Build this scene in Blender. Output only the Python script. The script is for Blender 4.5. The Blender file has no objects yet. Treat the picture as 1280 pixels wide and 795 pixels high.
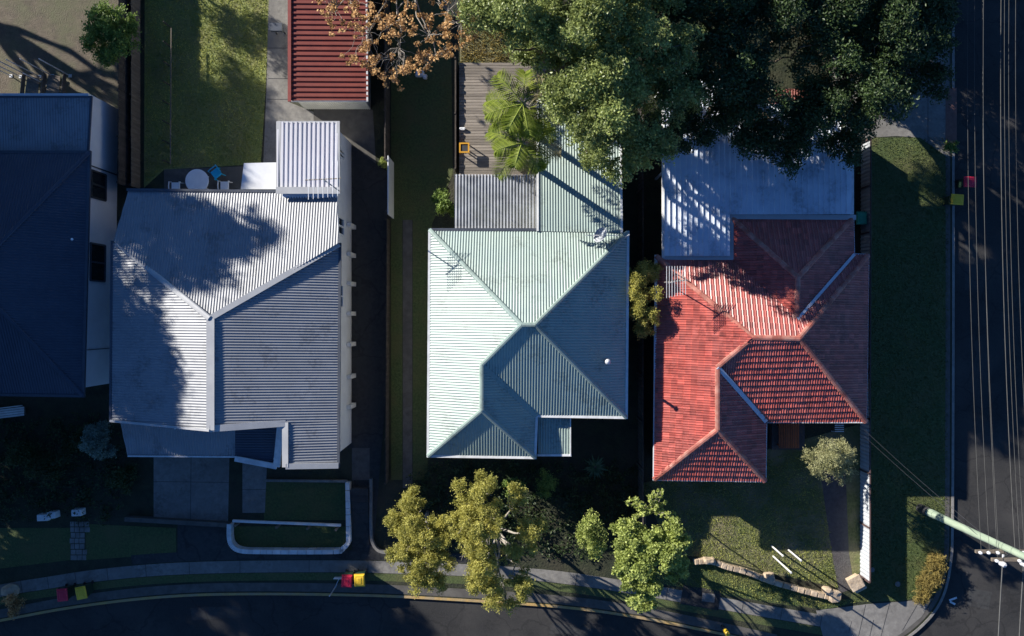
import bpy, bmesh, math, random
import numpy as np
from mathutils import Vector, Matrix
random.seed(7)
R = np.random.default_rng(11)
SC = bpy.context.scene
C = SC.collection
PI = math.pi
# ------------------------------------------------------------------ survey: photo pixel (1280x795) + height -> metres
H, F = 42.0, 1008.0
def W(px, py, z=0.0):
    s = (H - z) / F
    return Vector(((px - 640.0) * s, (397.5 - py) * s, z))
def WL(pts, z=0.0): return [W(p[0], p[1], p[2] if len(p) > 2 else z) for p in pts]
G = 0.12                                   # level of the plots above the road

# ------------------------------------------------------------------ materials
def nodes(m):
    m.use_nodes = True
    nt = m.node_tree; nt.nodes.clear()
    return nt, nt.nodes, nt.links
def mat(name, a, b=None, rough=.8, scale=3., detail=5., bump=0., bscale=25., metal=0., tone=0., spec=.4, ramp=(.35, .65), patch=0., pscale=.35, patch_col=None, stretch=(1, 1, 1), grime=0., crack=0.):
    m = bpy.data.materials.new(name); nt, N, L = nodes(m)
    out = N.new('ShaderNodeOutputMaterial'); p = N.new('ShaderNodeBsdfPrincipled')
    L.new(p.outputs[0], out.inputs[0])
    g = N.new('ShaderNodeNewGeometry')
    mp = N.new('ShaderNodeMapping'); mp.inputs['Scale'].default_value = stretch
    L.new(g.outputs['Position'], mp.inputs[0])
    n = N.new('ShaderNodeTexNoise'); n.inputs['Scale'].default_value = scale; n.inputs['Detail'].default_value = detail; n.inputs['Roughness'].default_value = .62
    L.new(mp.outputs[0], n.inputs['Vector'])
    r = N.new('ShaderNodeValToRGB'); b = b or tuple(c * .75 for c in a)
    r.color_ramp.elements[0].position = ramp[0]; r.color_ramp.elements[1].position = ramp[1]
    r.color_ramp.elements[0].color = (*b, 1); r.color_ramp.elements[1].color = (*a, 1)
    L.new(n.outputs[0], r.inputs[0]); col = r.outputs[0]
    if patch:
        n2 = N.new('ShaderNodeTexNoise'); n2.inputs['Scale'].default_value = pscale; n2.inputs['Detail'].default_value = 6; n2.inputs['Roughness'].default_value = .6
        L.new(mp.outputs[0], n2.inputs['Vector'])
        r2 = N.new('ShaderNodeValToRGB'); r2.color_ramp.elements[0].position = .42; r2.color_ramp.elements[1].position = .66
        r2.color_ramp.elements[1].color = (patch, patch, patch, 1); r2.color_ramp.elements[0].color = (0, 0, 0, 1)
        L.new(n2.outputs[0], r2.inputs[0])
        mx = N.new('ShaderNodeMix'); mx.data_type = 'RGBA'
        L.new(r2.outputs[0], mx.inputs[0]); L.new(col, mx.inputs[6]); mx.inputs[7].default_value = (*(patch_col or tuple(c * .5 for c in a)), 1)
        col = mx.outputs[2]
    if grime:
        n4 = N.new('ShaderNodeTexNoise'); n4.inputs['Scale'].default_value = 5.5; n4.inputs['Detail'].default_value = 8; n4.inputs['Roughness'].default_value = .75
        n5 = N.new('ShaderNodeTexNoise'); n5.inputs['Scale'].default_value = .9; n5.inputs['Detail'].default_value = 3
        L.new(mp.outputs[0], n4.inputs['Vector']); L.new(mp.outputs[0], n5.inputs['Vector'])
        mu = N.new('ShaderNodeMath'); mu.operation = 'MULTIPLY'; L.new(n4.outputs[0], mu.inputs[0]); L.new(n5.outputs[0], mu.inputs[1])
        r4 = N.new('ShaderNodeMapRange'); r4.inputs[1].default_value = .27; r4.inputs[2].default_value = .38; r4.inputs[3].default_value = 0; r4.inputs[4].default_value = grime
        L.new(mu.outputs[0], r4.inputs[0])
        m4 = N.new('ShaderNodeMix'); m4.data_type = 'RGBA'; L.new(r4.outputs[0], m4.inputs[0]); L.new(col, m4.inputs[6]); m4.inputs[7].default_value = (*(c * .42 for c in a), 1); col = m4.outputs[2]
    if crack:
        vo = N.new('ShaderNodeTexVoronoi'); vo.feature = 'DISTANCE_TO_EDGE'; vo.inputs['Scale'].default_value = .33
        nw = N.new('ShaderNodeTexNoise'); nw.inputs['Scale'].default_value = 1.2; nw.inputs['Detail'].default_value = 5; L.new(mp.outputs[0], nw.inputs['Vector'])
        va = N.new('ShaderNodeVectorMath'); va.operation = 'MULTIPLY_ADD'; L.new(nw.outputs[1], va.inputs[0]); va.inputs[1].default_value = (.9, .9, .9); L.new(mp.outputs[0], va.inputs[2]); L.new(va.outputs[0], vo.inputs['Vector'])
        r5 = N.new('ShaderNodeMapRange'); r5.inputs[1].default_value = .006; r5.inputs[2].default_value = .016; r5.inputs[3].default_value = crack; r5.inputs[4].default_value = 0
        L.new(vo.outputs['Distance'], r5.inputs[0])
        m5 = N.new('ShaderNodeMix'); m5.data_type = 'RGBA'; L.new(r5.outputs[0], m5.inputs[0]); L.new(col, m5.inputs[6]); m5.inputs[7].default_value = (.010, .010, .010, 1); col = m5.outputs[2]
    if tone:
        at = N.new('ShaderNodeAttribute'); at.attribute_name = 'tone'
        mr = N.new('ShaderNodeMapRange'); mr.inputs[3].default_value = 1 - tone; mr.inputs[4].default_value = 1 + tone
        L.new(at.outputs['Fac'], mr.inputs[0])
        vm = N.new('ShaderNodeVectorMath'); vm.operation = 'SCALE'
        L.new(col, vm.inputs[0]); L.new(mr.outputs[0], vm.inputs['Scale']); col = vm.outputs[0]
    L.new(col, p.inputs['Base Color'])
    p.inputs['Roughness'].default_value = rough; p.inputs['Metallic'].default_value = metal
    p.inputs['Specular IOR Level'].default_value = spec
    if bump:
        n3 = N.new('ShaderNodeTexNoise'); n3.inputs['Scale'].default_value = bscale; n3.inputs['Detail'].default_value = 4
        L.new(mp.outputs[0], n3.inputs['Vector'])
        bp = N.new('ShaderNodeBump'); bp.inputs['Strength'].default_value = bump; bp.inputs['Distance'].default_value = .05
        L.new(n3.outputs[0], bp.inputs['Height']); L.new(bp.outputs[0], p.inputs['Normal'])
    return m
def leafmat(name, dark, light, trans=.28, rough=.5):
    m = bpy.data.materials.new(name); nt, N, L = nodes(m)
    out = N.new('ShaderNodeOutputMaterial'); p = N.new('ShaderNodeBsdfPrincipled'); t = N.new('ShaderNodeBsdfTranslucent'); mx = N.new('ShaderNodeMixShader')
    at = N.new('ShaderNodeAttribute'); at.attribute_name = 'tone'
    r = N.new('ShaderNodeValToRGB'); r.color_ramp.elements[0].color = (*dark, 1); r.color_ramp.elements[1].color = (*light, 1)
    L.new(at.outputs['Fac'], r.inputs[0]); L.new(r.outputs[0], p.inputs['Base Color']); L.new(r.outputs[0], t.inputs[0])
    p.inputs['Roughness'].default_value = rough; p.inputs['Specular IOR Level'].default_value = .35
    mx.inputs[0].default_value = trans; L.new(p.outputs[0], mx.inputs[1]); L.new(t.outputs[0], mx.inputs[2]); L.new(mx.outputs[0], out.inputs[0])
    return m
M = {}
M['soil'] = mat('soil', (.036, .042, .018), (.014, .020, .009), scale=2.2, bump=.8, bscale=9, patch=.8, patch_col=(.045, .038, .024))
M['dirt'] = mat('dirt', (.135, .105, .07), (.08, .062, .04), scale=4, bump=.5, bscale=16, patch=.7, pscale=.7, patch_col=(.10, .11, .045))
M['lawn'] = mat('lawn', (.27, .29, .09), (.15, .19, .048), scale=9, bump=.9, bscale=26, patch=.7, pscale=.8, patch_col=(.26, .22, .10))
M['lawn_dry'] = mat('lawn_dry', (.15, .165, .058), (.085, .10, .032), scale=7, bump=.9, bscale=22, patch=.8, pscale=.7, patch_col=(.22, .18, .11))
M['lawn_shaded'] = mat('lawn_shaded', (.085, .115, .034), (.045, .066, .018), scale=9, bump=.9, bscale=26, patch=.7, pscale=.8, patch_col=(.10, .095, .035))  # darker copy of the lawn for shaded ground: shade put into the colour
M['blade_shaded'] = leafmat('blade_shaded', (.04, .06, .014), (.15, .18, .05), .3, .7)  # grass blades for shaded ground, with the shade painted into their colour
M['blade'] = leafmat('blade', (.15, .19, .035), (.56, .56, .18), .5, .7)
M['asphalt'] = mat('asphalt', (.036, .034, .032), (.022, .022, .022), scale=14, bump=.35, bscale=60, patch=.8, pscale=.28, patch_col=(.060, .055, .050), rough=.9, crack=.45, grime=.5)
M['asphalt_old'] = mat('asphalt_old', (.055, .052, .050), (.034, .034, .034), scale=5, bump=.35, bscale=40, patch=.7, pscale=.6, patch_col=(.045, .048, .045), rough=.9, crack=.4, grime=.5)
M['concrete'] = mat('concrete', (.25, .235, .21), (.17, .16, .145), scale=3.5, bump=.25, bscale=40, patch=.75, pscale=.5, patch_col=(.15, .14, .125), rough=.9, grime=.7)
M['concrete_dark'] = mat('concrete_dark', (.125, .115, .10), (.08, .073, .065), scale=3, bump=.25, bscale=40, patch=.7, pscale=.6, patch_col=(.085, .08, .07), rough=.9)
M['brickpath'] = mat('brick_path', (.085, .075, .075), (.05, .045, .045), scale=6, bump=.5, bscale=14, patch=.6, pscale=1., patch_col=(.10, .10, .09))
M['redpave'] = mat('red_paving', (.22, .11, .085), (.16, .08, .062), scale=5, bump=.3)
M['kerb'] = mat('kerb', (.30, .28, .25), (.2, .19, .17), scale=4, bump=.3, patch=.6, pscale=.8)
M['kerb_yellow'] = mat('kerb_yellow', (.50, .32, .10), (.36, .24, .10), scale=4, bump=.3, patch=.7, pscale=1.3, patch_col=(.28, .24, .17))
M['paint_white'] = mat('paint_white', (.78, .78, .76), (.62, .62, .6), scale=5, rough=.6)
M['white'] = mat('white_metal', (.80, .80, .79), (.72, .72, .71), scale=1.2, rough=.45, patch=.35, pscale=.9, patch_col=(.6, .58, .55))
M['wall_white'] = mat('white_weatherboard', (.78, .79, .80), (.70, .71, .73), scale=1.0, rough=.6, patch=.3, pscale=.7, patch_col=(.6, .6, .6))
M['wall_cream'] = mat('cream_wall', (.62, .60, .50), (.52, .50, .42), scale=1.5, rough=.7)
M['wall_brick'] = mat('brick_wall', (.24, .11, .075), (.17, .08, .06), scale=8, rough=.9)
M['roof_navy'] = mat('navy_roof_steel', (.042, .056, .085), (.032, .044, .07), scale=1.2, rough=.5, spec=.4)
M['roof_grey'] = mat('grey_roof_steel', (.265, .272, .285), (.225, .232, .245), scale=1.1, rough=.42, patch=.35, pscale=.7, patch_col=(.20, .205, .21), grime=.6)
M['roof_green'] = mat('pale_green_roof_steel', (.305, .375, .325), (.265, .33, .29), scale=1., rough=.40, patch=.45, pscale=.55, patch_col=(.22, .30, .29), grime=.6)
M['flash_grey'] = mat('flashing_grey', (.45, .45, .44), (.38, .38, .38), scale=1.5, rough=.45)
M['roof_white'] = mat('white_roof_sheet', (.70, .69, .70), (.62, .60, .62), scale=1.2, rough=.4, patch=.3, pscale=.6)
M['roof_bluewhite'] = mat('pale_roof_sheet', (.72, .75, .79), (.62, .66, .72), scale=1.5, rough=.4, patch=.6, pscale=.9, patch_col=(.50, .55, .61), grime=.6)
M['roof_red'] = mat('red_roof_steel', (.22, .050, .034), (.175, .038, .028), scale=1.5, rough=.5, patch=.35, pscale=.7, patch_col=(.20, .07, .05))
M['red_trim'] = mat('red_trim', (.25, .055, .042), (.20, .045, .035), rough=.5)
M['tile'] = mat('terracotta_tile', (.44, .095, .070), (.33, .066, .050), scale=2.5, rough=.42, tone=.34, patch=.55, pscale=.7, patch_col=(.36, .12, .10), spec=.6, grime=.75)
M['tile_ridge'] = mat('ridge_tile', (.42, .135, .095), (.32, .095, .07), scale=4, rough=.6, tone=.25, patch=.5, pscale=2.5, patch_col=(.5, .33, .26))
M['gutter_white'] = mat('gutter_white', (.74, .74, .72), rough=.45)
M['gutter_dark'] = mat('gutter_dark', (.07, .08, .10), rough=.5)
M['gutter_blue'] = mat('gutter_blue', (.62, .64, .68), (.5, .53, .58), rough=.45)
M['soffit'] = mat('soffit', (.5, .5, .48), rough=.8)
M['glass'] = mat('window_glass', (.02, .025, .03), rough=.08, spec=.8)
M['deck'] = mat('deck_timber', (.29, .25, .205), (.20, .17, .14), scale=2, stretch=(.35, 6, 1), bump=.3, bscale=10, tone=.25, rough=.85)
M['timber'] = mat('timber', (.20, .165, .125), (.13, .105, .08), scale=4, stretch=(3, 3, .6), tone=.2, bump=.3, rough=.9)
M['timber_dark'] = mat('timber_dark', (.085, .07, .058), (.05, .042, .036), scale=4, tone=.25, bump=.3, rough=.9)
M['timber_red'] = mat('timber_red', (.34, .10, .035), (.26, .075, .028), scale=4, tone=.2, rough=.6)
M['fence_pale'] = mat('fence_pale', (.48, .50, .52), (.42, .44, .46), scale=2, rough=.5, patch=.4, pscale=1.2)
M['fence_rail'] = mat('fence_rail', (.10, .06, .055), rough=.6)
M['steel_dark'] = mat('steel_dark', (.05, .05, .052), rough=.6)
M['alu'] = mat('aluminium', (.72, .72, .72), rough=.35, metal=.3)
M['sand'] = mat('sandstone', (.48, .38, .27), (.36, .27, .18), scale=3, bump=.7, bscale=7, tone=.18, rough=.95)
M['block_white'] = mat('white_block', (.70, .69, .66), (.58, .57, .55), scale=3, tone=.1, bump=.3, rough=.8)
M['bark'] = mat('bark', (.19, .145, .10), (.10, .078, .055), scale=6, bump=.7, bscale=14, rough=.95)
M['bark_pale'] = mat('pale_bark', (.36, .32, .27), (.24, .21, .17), scale=6, bump=.4, rough=.9)
M['pole'] = mat('pole_timber', (.31, .37, .27), (.22, .28, .20), scale=4, stretch=(2, 2, .25), bump=.4, bscale=14, rough=.9)
M['ceramic'] = mat('ceramic', (.66, .66, .66), rough=.3)
M['wire'] = mat('wire', (.10, .098, .09), rough=.8)
M['wire_dark'] = mat('wire_dark', (.06, .06, .065), rough=.5)
M['bin_body'] = mat('bin_green', (.018, .045, .028), rough=.5)
M['lid_yellow'] = mat('lid_yellow', (.74, .48, .03), (.66, .42, .03), rough=.45)
M['lid_red'] = mat('lid_red', (.62, .025, .06), (.54, .02, .05), rough=.45)
M['lid_green'] = mat('lid_green', (.03, .30, .17), (.025, .25, .14), rough=.45)
M['plastic_white'] = mat('plastic_white', (.78, .78, .77), (.70, .70, .70), rough=.4)
M['plastic_blue'] = mat('plastic_blue', (.02, .45, .70), (.02, .40, .64), rough=.4)
M['plastic_yellow'] = mat('plastic_yellow', (.68, .34, .03), rough=.45)
M['rubber'] = mat('rubber', (.02, .02, .02), rough=.8)
def polymat():
    m = bpy.data.materials.new('clear_sheet'); nt, N, L = nodes(m)
    out = N.new('ShaderNodeOutputMaterial'); p = N.new('ShaderNodeBsdfPrincipled'); t = N.new('ShaderNodeBsdfTransparent'); mx = N.new('ShaderNodeMixShader')
    g = N.new('ShaderNodeNewGeometry'); n = N.new('ShaderNodeTexNoise'); n.inputs['Scale'].default_value = 1.6; n.inputs['Detail'].default_value = 5
    L.new(g.outputs['Position'], n.inputs['Vector'])
    r = N.new('ShaderNodeMapRange'); r.inputs[1].default_value = .3; r.inputs[2].default_value = .7; r.inputs[3].default_value = .58; r.inputs[4].default_value = .30
    L.new(n.outputs[0], r.inputs[0]); L.new(r.outputs[0], mx.inputs[0])
    p.inputs['Base Color'].default_value = (.40, .42, .46, 1); p.inputs['Roughness'].default_value = .3
    t.inputs[0].default_value = (.75, .78, .82, 1)
    L.new(p.outputs[0], mx.inputs[1]); L.new(t.outputs[0], mx.inputs[2]); L.new(mx.outputs[0], out.inputs[0])
    return m
M['clear'] = polymat()
M['fig'] = leafmat('fig_leaf', (.05, .075, .02), (.44, .50, .16), .42, .36)
M['evergreen'] = leafmat('evergreen_leaf', (.016, .030, .010), (.070, .112, .032), .2, .45)
M['olive'] = leafmat('olive_leaf', (.17, .175, .03), (.70, .64, .17), .5)
M['lime'] = leafmat('lime_leaf', (.16, .21, .04), (.58, .64, .19), .42)
M['pale_leaf'] = leafmat('pale_leaf', (.14, .15, .06), (.52, .50, .25), .4)
M['shrub_leaf'] = leafmat('shrub_leaf', (.06, .11, .018), (.28, .38, .08), .4)
M['grey_leaf'] = leafmat('grey_leaf', (.10, .14, .11), (.26, .33, .26), .2)
M['dark_leaf'] = leafmat('dark_leaf', (.016, .032, .010), (.062, .092, .026), .2)
M['dry_grass'] = leafmat('dry_grass_leaf', (.14, .11, .03), (.38, .29, .085), .3, .7)
M['brown_leaf'] = leafmat('brown_leaf', (.26, .13, .045), (.70, .44, .19), .3, .7)
M['frond'] = leafmat('palm_frond', (.12, .19, .025), (.46, .52, .11), .42, .4)
M['frond_dead'] = leafmat('dead_frond', (.30, .25, .13), (.62, .56, .36), .25, .6)
M['agave'] = leafmat('spiky_leaf', (.03, .07, .03), (.09, .16, .08), .15, .4)

# ------------------------------------------------------------------ mesh helpers
ORG = {}
class MB:
    def __init__(s): s.v = []; s.f = []; s.t = []
    def face(s, pts, t=.5):
        i = len(s.v); s.v += [tuple(p) for p in pts]; s.f.append(tuple(range(i, i + len(pts)))); s.t.append(t)
    def box(s, c, d, rz=0., t=.5, top=1.):
        a, b, h = d[0] / 2, d[1] / 2, d[2] / 2; cr, sr = math.cos(rz), math.sin(rz); i = len(s.v)
        for z, k in ((-h, 1.), (h, top)):
            for x, y in ((-a, -b), (a, -b), (a, b), (-a, b)):
                x *= k; y *= k
                s.v.append((c[0] + x * cr - y * sr, c[1] + x * sr + y * cr, c[2] + z))
        for q in ((0, 3, 2, 1), (4, 5, 6, 7), (0, 1, 5, 4), (1, 2, 6, 5), (2, 3, 7, 6), (3, 0, 4, 7)):
            s.f.append(tuple(i + k for k in q)); s.t.append(t)
        return s
    def beam(s, p0, p1, w, h, t=.5):
        p0, p1 = Vector(p0), Vector(p1); d = (p1 - p0).normalized()
        up = Vector((0, 0, 1)) if abs(d.z) < .95 else Vector((0, 1, 0))
        sd = d.cross(up).normalized(); up = sd.cross(d).normalized(); i = len(s.v)
        for p in (p0, p1):
            for a, b in ((-1, -1), (1, -1), (1, 1), (-1, 1)):
                s.v.append(tuple(p + sd * (a * w / 2) + up * (b * h / 2)))
        for q in ((0, 1, 2, 3), (7, 6, 5, 4), (0, 4, 5, 1), (1, 5, 6, 2), (2, 6, 7, 3), (3, 7, 4, 0)):
            s.f.append(tuple(i + k for k in q)); s.t.append(t)
        return s
    def tube(s, pts, rad, n=7, t=.5, flat=1., cap=True):
        pts = [Vector(p) for p in pts]
        if not hasattr(rad, '__len__'): rad = [rad] * len(pts)
        i0 = len(s.v); m = len(pts)
        for k, p in enumerate(pts):
            d = (pts[min(k + 1, m - 1)] - pts[max(k - 1, 0)]).normalized()
            up = Vector((0, 0, 1)) if abs(d.z) < .9 else Vector((0, 1, 0))
            sd = d.cross(up).normalized(); u2 = sd.cross(d).normalized()
            for j in range(n):
                a = 2 * PI * j / n
                s.v.append(tuple(p + sd * (math.cos(a) * rad[k]) + u2 * (math.sin(a) * rad[k] * flat)))
        for k in range(m - 1):
            for j in range(n):
                a = i0 + k * n + j; b = i0 + k * n + (j + 1) % n
                s.f.append((a, b, b + n, a + n)); s.t.append(t)
        if cap:
            s.f.append(tuple(i0 + j for j in reversed(range(n)))); s.t.append(t)
            s.f.append(tuple(i0 + (m - 1) * n + j for j in range(n))); s.t.append(t)
        return s
    def prism(s, poly, z0, z1, t=.5):
        n = len(poly); i = len(s.v)
        ar = sum(poly[k][0] * poly[(k + 1) % n][1] - poly[(k + 1) % n][0] * poly[k][1] for k in range(n))
        if ar < 0: poly = list(reversed(poly))
        s.v += [(p[0], p[1], z0) for p in poly] + [(p[0], p[1], z1) for p in poly]
        s.f.append(tuple(i + k for k in reversed(range(n)))); s.f.append(tuple(i + n + k for k in range(n))); s.t += [t, t]
        for k in range(n):
            j = (k + 1) % n; s.f.append((i + k, i + j, i + n + j, i + n + k)); s.t.append(t)
        return s
    def lathe(s, c, prof, n=20, t=.5):
        i = len(s.v)
        for r, z in prof:
            for j in range(n):
                a = 2 * PI * j / n; s.v.append((c[0] + r * math.cos(a), c[1] + r * math.sin(a), c[2] + z))
        for k in range(len(prof) - 1):
            for j in range(n):
                a = i + k * n + j; b = i + k * n + (j + 1) % n
                s.f.append((a, b, b + n, a + n)); s.t.append(t)
        s.f.append(tuple(i + j for j in reversed(range(n)))); s.f.append(tuple(i + (len(prof) - 1) * n + j for j in range(n))); s.t += [t, t]
        return s
    def build(s, name, m, parent=None, org=None, smooth=False, bevel=0):
        return mesh_obj(name, np.array(s.v, dtype=np.float64), s.f, s.t, m, parent, org, smooth, bevel)
def each(mb, name, m, parent, bevel=0):
    par = list(range(len(mb.v)))
    def find(i):
        while par[i] != i: par[i] = par[par[i]]; i = par[i]
        return i
    for f in mb.f:
        a = find(f[0])
        for k in f[1:]: par[find(k)] = a
    grp = {}
    for f, t in zip(mb.f, mb.t): grp.setdefault(find(f[0]), []).append((f, t))
    for fs in grp.values():
        ids = sorted({k for f, t in fs for k in f}); mp = {k: i for i, k in enumerate(ids)}
        mesh_obj(name, np.array([mb.v[k] for k in ids]), [tuple(mp[k] for k in f) for f, t in fs], [t for f, t in fs], m, parent, None, False, bevel)
def mesh_obj(name, v, f, t, m, parent=None, org=None, smooth=False, bevel=0):
    o3 = Vector(org) if org is not None else (ORG[parent] if parent is not None else Vector((0, 0, 0)))
    me = bpy.data.meshes.new(name)
    v = np.asarray(v) - np.array(o3)
    me.from_pydata(v.tolist() if len(v) < 200000 else v.tolist(), [], f)
    if t is not None and len(t) == len(me.polygons):
        a = me.attributes.new('tone', 'FLOAT', 'FACE'); a.data.foreach_set('value', np.asarray(t, dtype=np.float32))
    if smooth: me.polygons.foreach_set('use_smooth', [True] * len(me.polygons))
    me.materials.append(M[m] if isinstance(m, str) else m)
    o = bpy.data.objects.new(name, me); C.objects.link(o)
    if parent is not None: o.parent = parent; ORG[o] = ORG[parent]
    else: o.location = o3; ORG[o] = o3
    if bevel:
        bv = o.modifiers.new('bevel', 'BEVEL'); bv.width = bevel; bv.segments = 2; bv.limit_method = 'ANGLE'
    me.update()
    return o
def tag(o, label=None, cat=None, group=None, kind=None):
    if label: o['label'] = label
    if cat: o['category'] = cat
    if group: o['group'] = group
    if kind: o['kind'] = kind
    return o
def thing(name, loc, label, cat, group=None):
    o = bpy.data.objects.new(name, None); C.objects.link(o); o.location = loc; o.empty_display_size = .3; ORG[o] = Vector(loc)
    return tag(o, label, cat, group)
def dup(root, loc, rz=0., label=None):
    r = root.copy(); C.objects.link(r); r.location = loc; r.rotation_euler = (0, 0, rz)
    if label: r['label'] = label
    for ch in list(root.children):
        c = ch.copy(); C.objects.link(c); c.parent = r
        for g in list(ch.children):
            d = g.copy(); C.objects.link(d); d.parent = c
    return r
def sheet(name, px, z, m, label=None):
    mb = MB(); P = WL(px, z)
    ar = sum(P[k].x * P[(k + 1) % len(P)].y - P[(k + 1) % len(P)].x * P[k].y for k in range(len(P)))
    if ar < 0: P.reverse()
    mb.face(P); o = mb.build(name, m); o['kind'] = 'structure'
    return o
def smoothline(pts, n=6):
    out = []; P = [pts[0]] + list(pts) + [pts[-1]]
    for i in range(1, len(P) - 2):
        for k in range(n):
            t = k / n; q = []
            for a in range(2):
                p0, p1, p2, p3 = P[i - 1][a], P[i][a], P[i + 1][a], P[i + 2][a]
                q.append(.5 * (2 * p1 + (p2 - p0) * t + (2 * p0 - 5 * p1 + 4 * p2 - p3) * t * t + (3 * p1 - p0 - 3 * p2 + p3) * t ** 3))
            out.append(tuple(q))
    out.append(tuple(pts[-1])); return out
def offset(line, d):
    out = []; n = len(line)
    for i in range(n):
        a = line[max(i - 1, 0)]; b = line[min(i + 1, n - 1)]
        dx, dy = b[0] - a[0], b[1] - a[1]; l = math.hypot(dx, dy) or 1
        out.append((line[i][0] + dy / l * d, line[i][1] - dx / l * d))
    return out
def strip(name, line, d0, d1, z, m, joints=0):
    a, b = offset(line, d0), offset(line, d1); mb = MB()
    for i in range(len(line) - 1):
        q = [W(*a[i], z), W(*a[i + 1], z), W(*b[i + 1], z), W(*b[i], z)]
        if (q[1] - q[0]).cross(q[3] - q[0]).z < 0: q.reverse()
        mb.face(q)
    o = mb.build(name, m); o['kind'] = 'structure'; return o
def inset(poly, d):
    n = len(poly); ar = sum(poly[k].x * poly[(k + 1) % n].y - poly[(k + 1) % n].x * poly[k].y for k in range(n))
    sg = 1 if ar > 0 else -1; out = []
    for i in range(n):
        p, a, b = poly[i], poly[i - 1], poly[(i + 1) % n]
        e1 = Vector((p.x - a.x, p.y - a.y)).normalized(); e2 = Vector((b.x - p.x, b.y - p.y)).normalized()
        n1 = Vector((-e1.y, e1.x)) * sg; n2 = Vector((-e2.y, e2.x)) * sg
        k = 1 + n1.dot(n2); k = max(k, .3)
        q = Vector((p.x, p.y)) + (n1 + n2) * (d / k); out.append(Vector((q.x, q.y, p.z)))
    return out
# ---- profiled roof sheets: a polygon in its own plane, cut into ribs or tiles of real relief
def clip(poly, ax, val, keep_greater):
    out = []; n = len(poly)
    for i in range(n):
        p, q = poly[i], poly[(i + 1) % n]
        dp, dq = p[ax] - val, q[ax] - val
        if not keep_greater: dp, dq = -dp, -dq
        if dp >= 0: out.append(p)
        if (dp >= 0) != (dq >= 0):
            t = dp / (dp - dq); out.append((p[0] + (q[0] - p[0]) * t, p[1] + (q[1] - p[1]) * t))
    return out
CORR = (.128, [(k / 6., .0135 * math.cos(2 * PI * k / 6)) for k in range(6)])
def frame_of(pts, rib=None):
    n = Vector((0, 0, 0)); c = Vector((0, 0, 0)); m = len(pts)
    for i in range(m):
        a, b = pts[i], pts[(i + 1) % m]; c += a
        n += Vector(((a.y - b.y) * (a.z + b.z), (a.z - b.z) * (a.x + b.x), (a.x - b.x) * (a.y + b.y)))
    c /= m; n.normalize()
    if n.z < 0: n = -n
    if rib is not None: v = (rib - n * rib.dot(n)).normalized()
    else: v = (Vector((0, 0, 1)) - n * n.z).normalized()
    return c, n, v.cross(n).normalized(), v
def ribs(mb, pts, prof=CORR, rib=None, lift=0.):
    c, n, u, v = frame_of(pts, rib)
    P = [((p - c).dot(u), (p - c).dot(v)) for p in pts]
    per, pr = prof
    u0, u1 = min(p[0] for p in P), max(p[0] for p in P)
    def h(x): pass
    k0 = math.floor(u0 / per)
    br = []
    for k in range(k0, math.ceil(u1 / per) + 1):
        for f, hh in pr: br.append(((k + f) * per, hh))
    for (a, ha), (b, hb) in zip(br[:-1], br[1:]):
        if b <= u0 or a >= u1: continue
        q = clip(clip(P, 0, max(a, u0), True), 0, min(b, u1), False)
        if len(q) < 3: continue
        mb.face([c + u * x + v * y + n * (lift + ha + (hb - ha) * (x - a) / max(b - a, 1e-6)) for x, y in q], .5)
def tiles(mb, pts, wt=.235, ct=.315, rng=random.Random(3)):
    c, n, u, v = frame_of(pts)
    P = [((p - c).dot(u), (p - c).dot(v)) for p in pts]
    u0, u1 = min(p[0] for p in P), max(p[0] for p in P); v0, v1 = min(p[1] for p in P), max(p[1] for p in P)
    roll = [(0, .0), (.16, .030), (.36, .010), (.55, .010), (.72, .034), (.90, .006)]
    st = .052
    j = 0; vv = v0
    while vv < v1:
        band = clip(clip(P, 1, vv, True), 1, min(vv + ct, v1 + .01), False)
        if len(band) >= 3:
            bu0, bu1 = min(p[0] for p in band), max(p[0] for p in band)
            for i in range(math.floor((bu0 - u0) / wt), math.ceil((bu1 - u0) / wt) + 1):
                tn = min(1, max(0, rng.gauss(.5, .22))); dz = rng.uniform(-.006, .008); a0 = u0 + i * wt
                for (f0, h0), (f1, h1) in zip(roll, roll[1:] + [(1., 0.)]):
                    a, b = a0 + f0 * wt, a0 + f1 * wt
                    if b < bu0 or a > bu1: continue
                    q = clip(clip(band, 0, a, True), 0, b, False)
                    if len(q) < 3: continue
                    hh = lambda x, y: h0 + (h1 - h0) * (x - a) / (b - a) + st * (1 - (y - vv) / ct) + dz
                    mb.face([c + u * x + v * y + n * hh(x, y) for x, y in q], tn)
                    lo = [p for p in q if abs(p[1] - vv) < 1e-4]
                    if len(lo) >= 2:
                        xa, xb = min(p[0] for p in lo), max(p[0] for p in lo)
                        if xb - xa > 1e-4:
                            A = c + u * xa + v * vv; B = c + u * xb + v * vv
                            mb.face([A - n * .02, B - n * .02, B + n * hh(xb, vv), A + n * hh(xa, vv)], tn)
        vv += ct; j += 1
def caps(mb, a, b, r=.13, flat=.55, lift=.02):
    a, b = Vector(a), Vector(b); z = Vector((0, 0, lift)); mb.tube([a + z, b + z], r, 8, .5, flat)
def tilecaps(mb, a, b, r=.14, lift=.015):
    a, b = Vector(a), Vector(b); L = (b - a).length; n = max(2, round(L / .40)); z = Vector((0, 0, lift))
    for i in range(n):
        p, q = a + (b - a) * (i / n), a + (b - a) * ((i + 1.04) / n)
        mb.tube([p + z + Vector((0, 0, .012)), q + z], [r * .86, r], 9, random.random(), .62)
def gutter(mb, pts, w=.13, h=.12, dz=-.02, closed=False):
    n = len(pts)
    for i in range(n if closed else n - 1):
        a, b = Vector(pts[i]), Vector(pts[(i + 1) % n]); z = Vector((0, 0, dz)); e = (b - a).normalized() * (w * .45)
        mb.beam(a + z - e, b + z + e, w, h + .003 * (i % 3))
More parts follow.
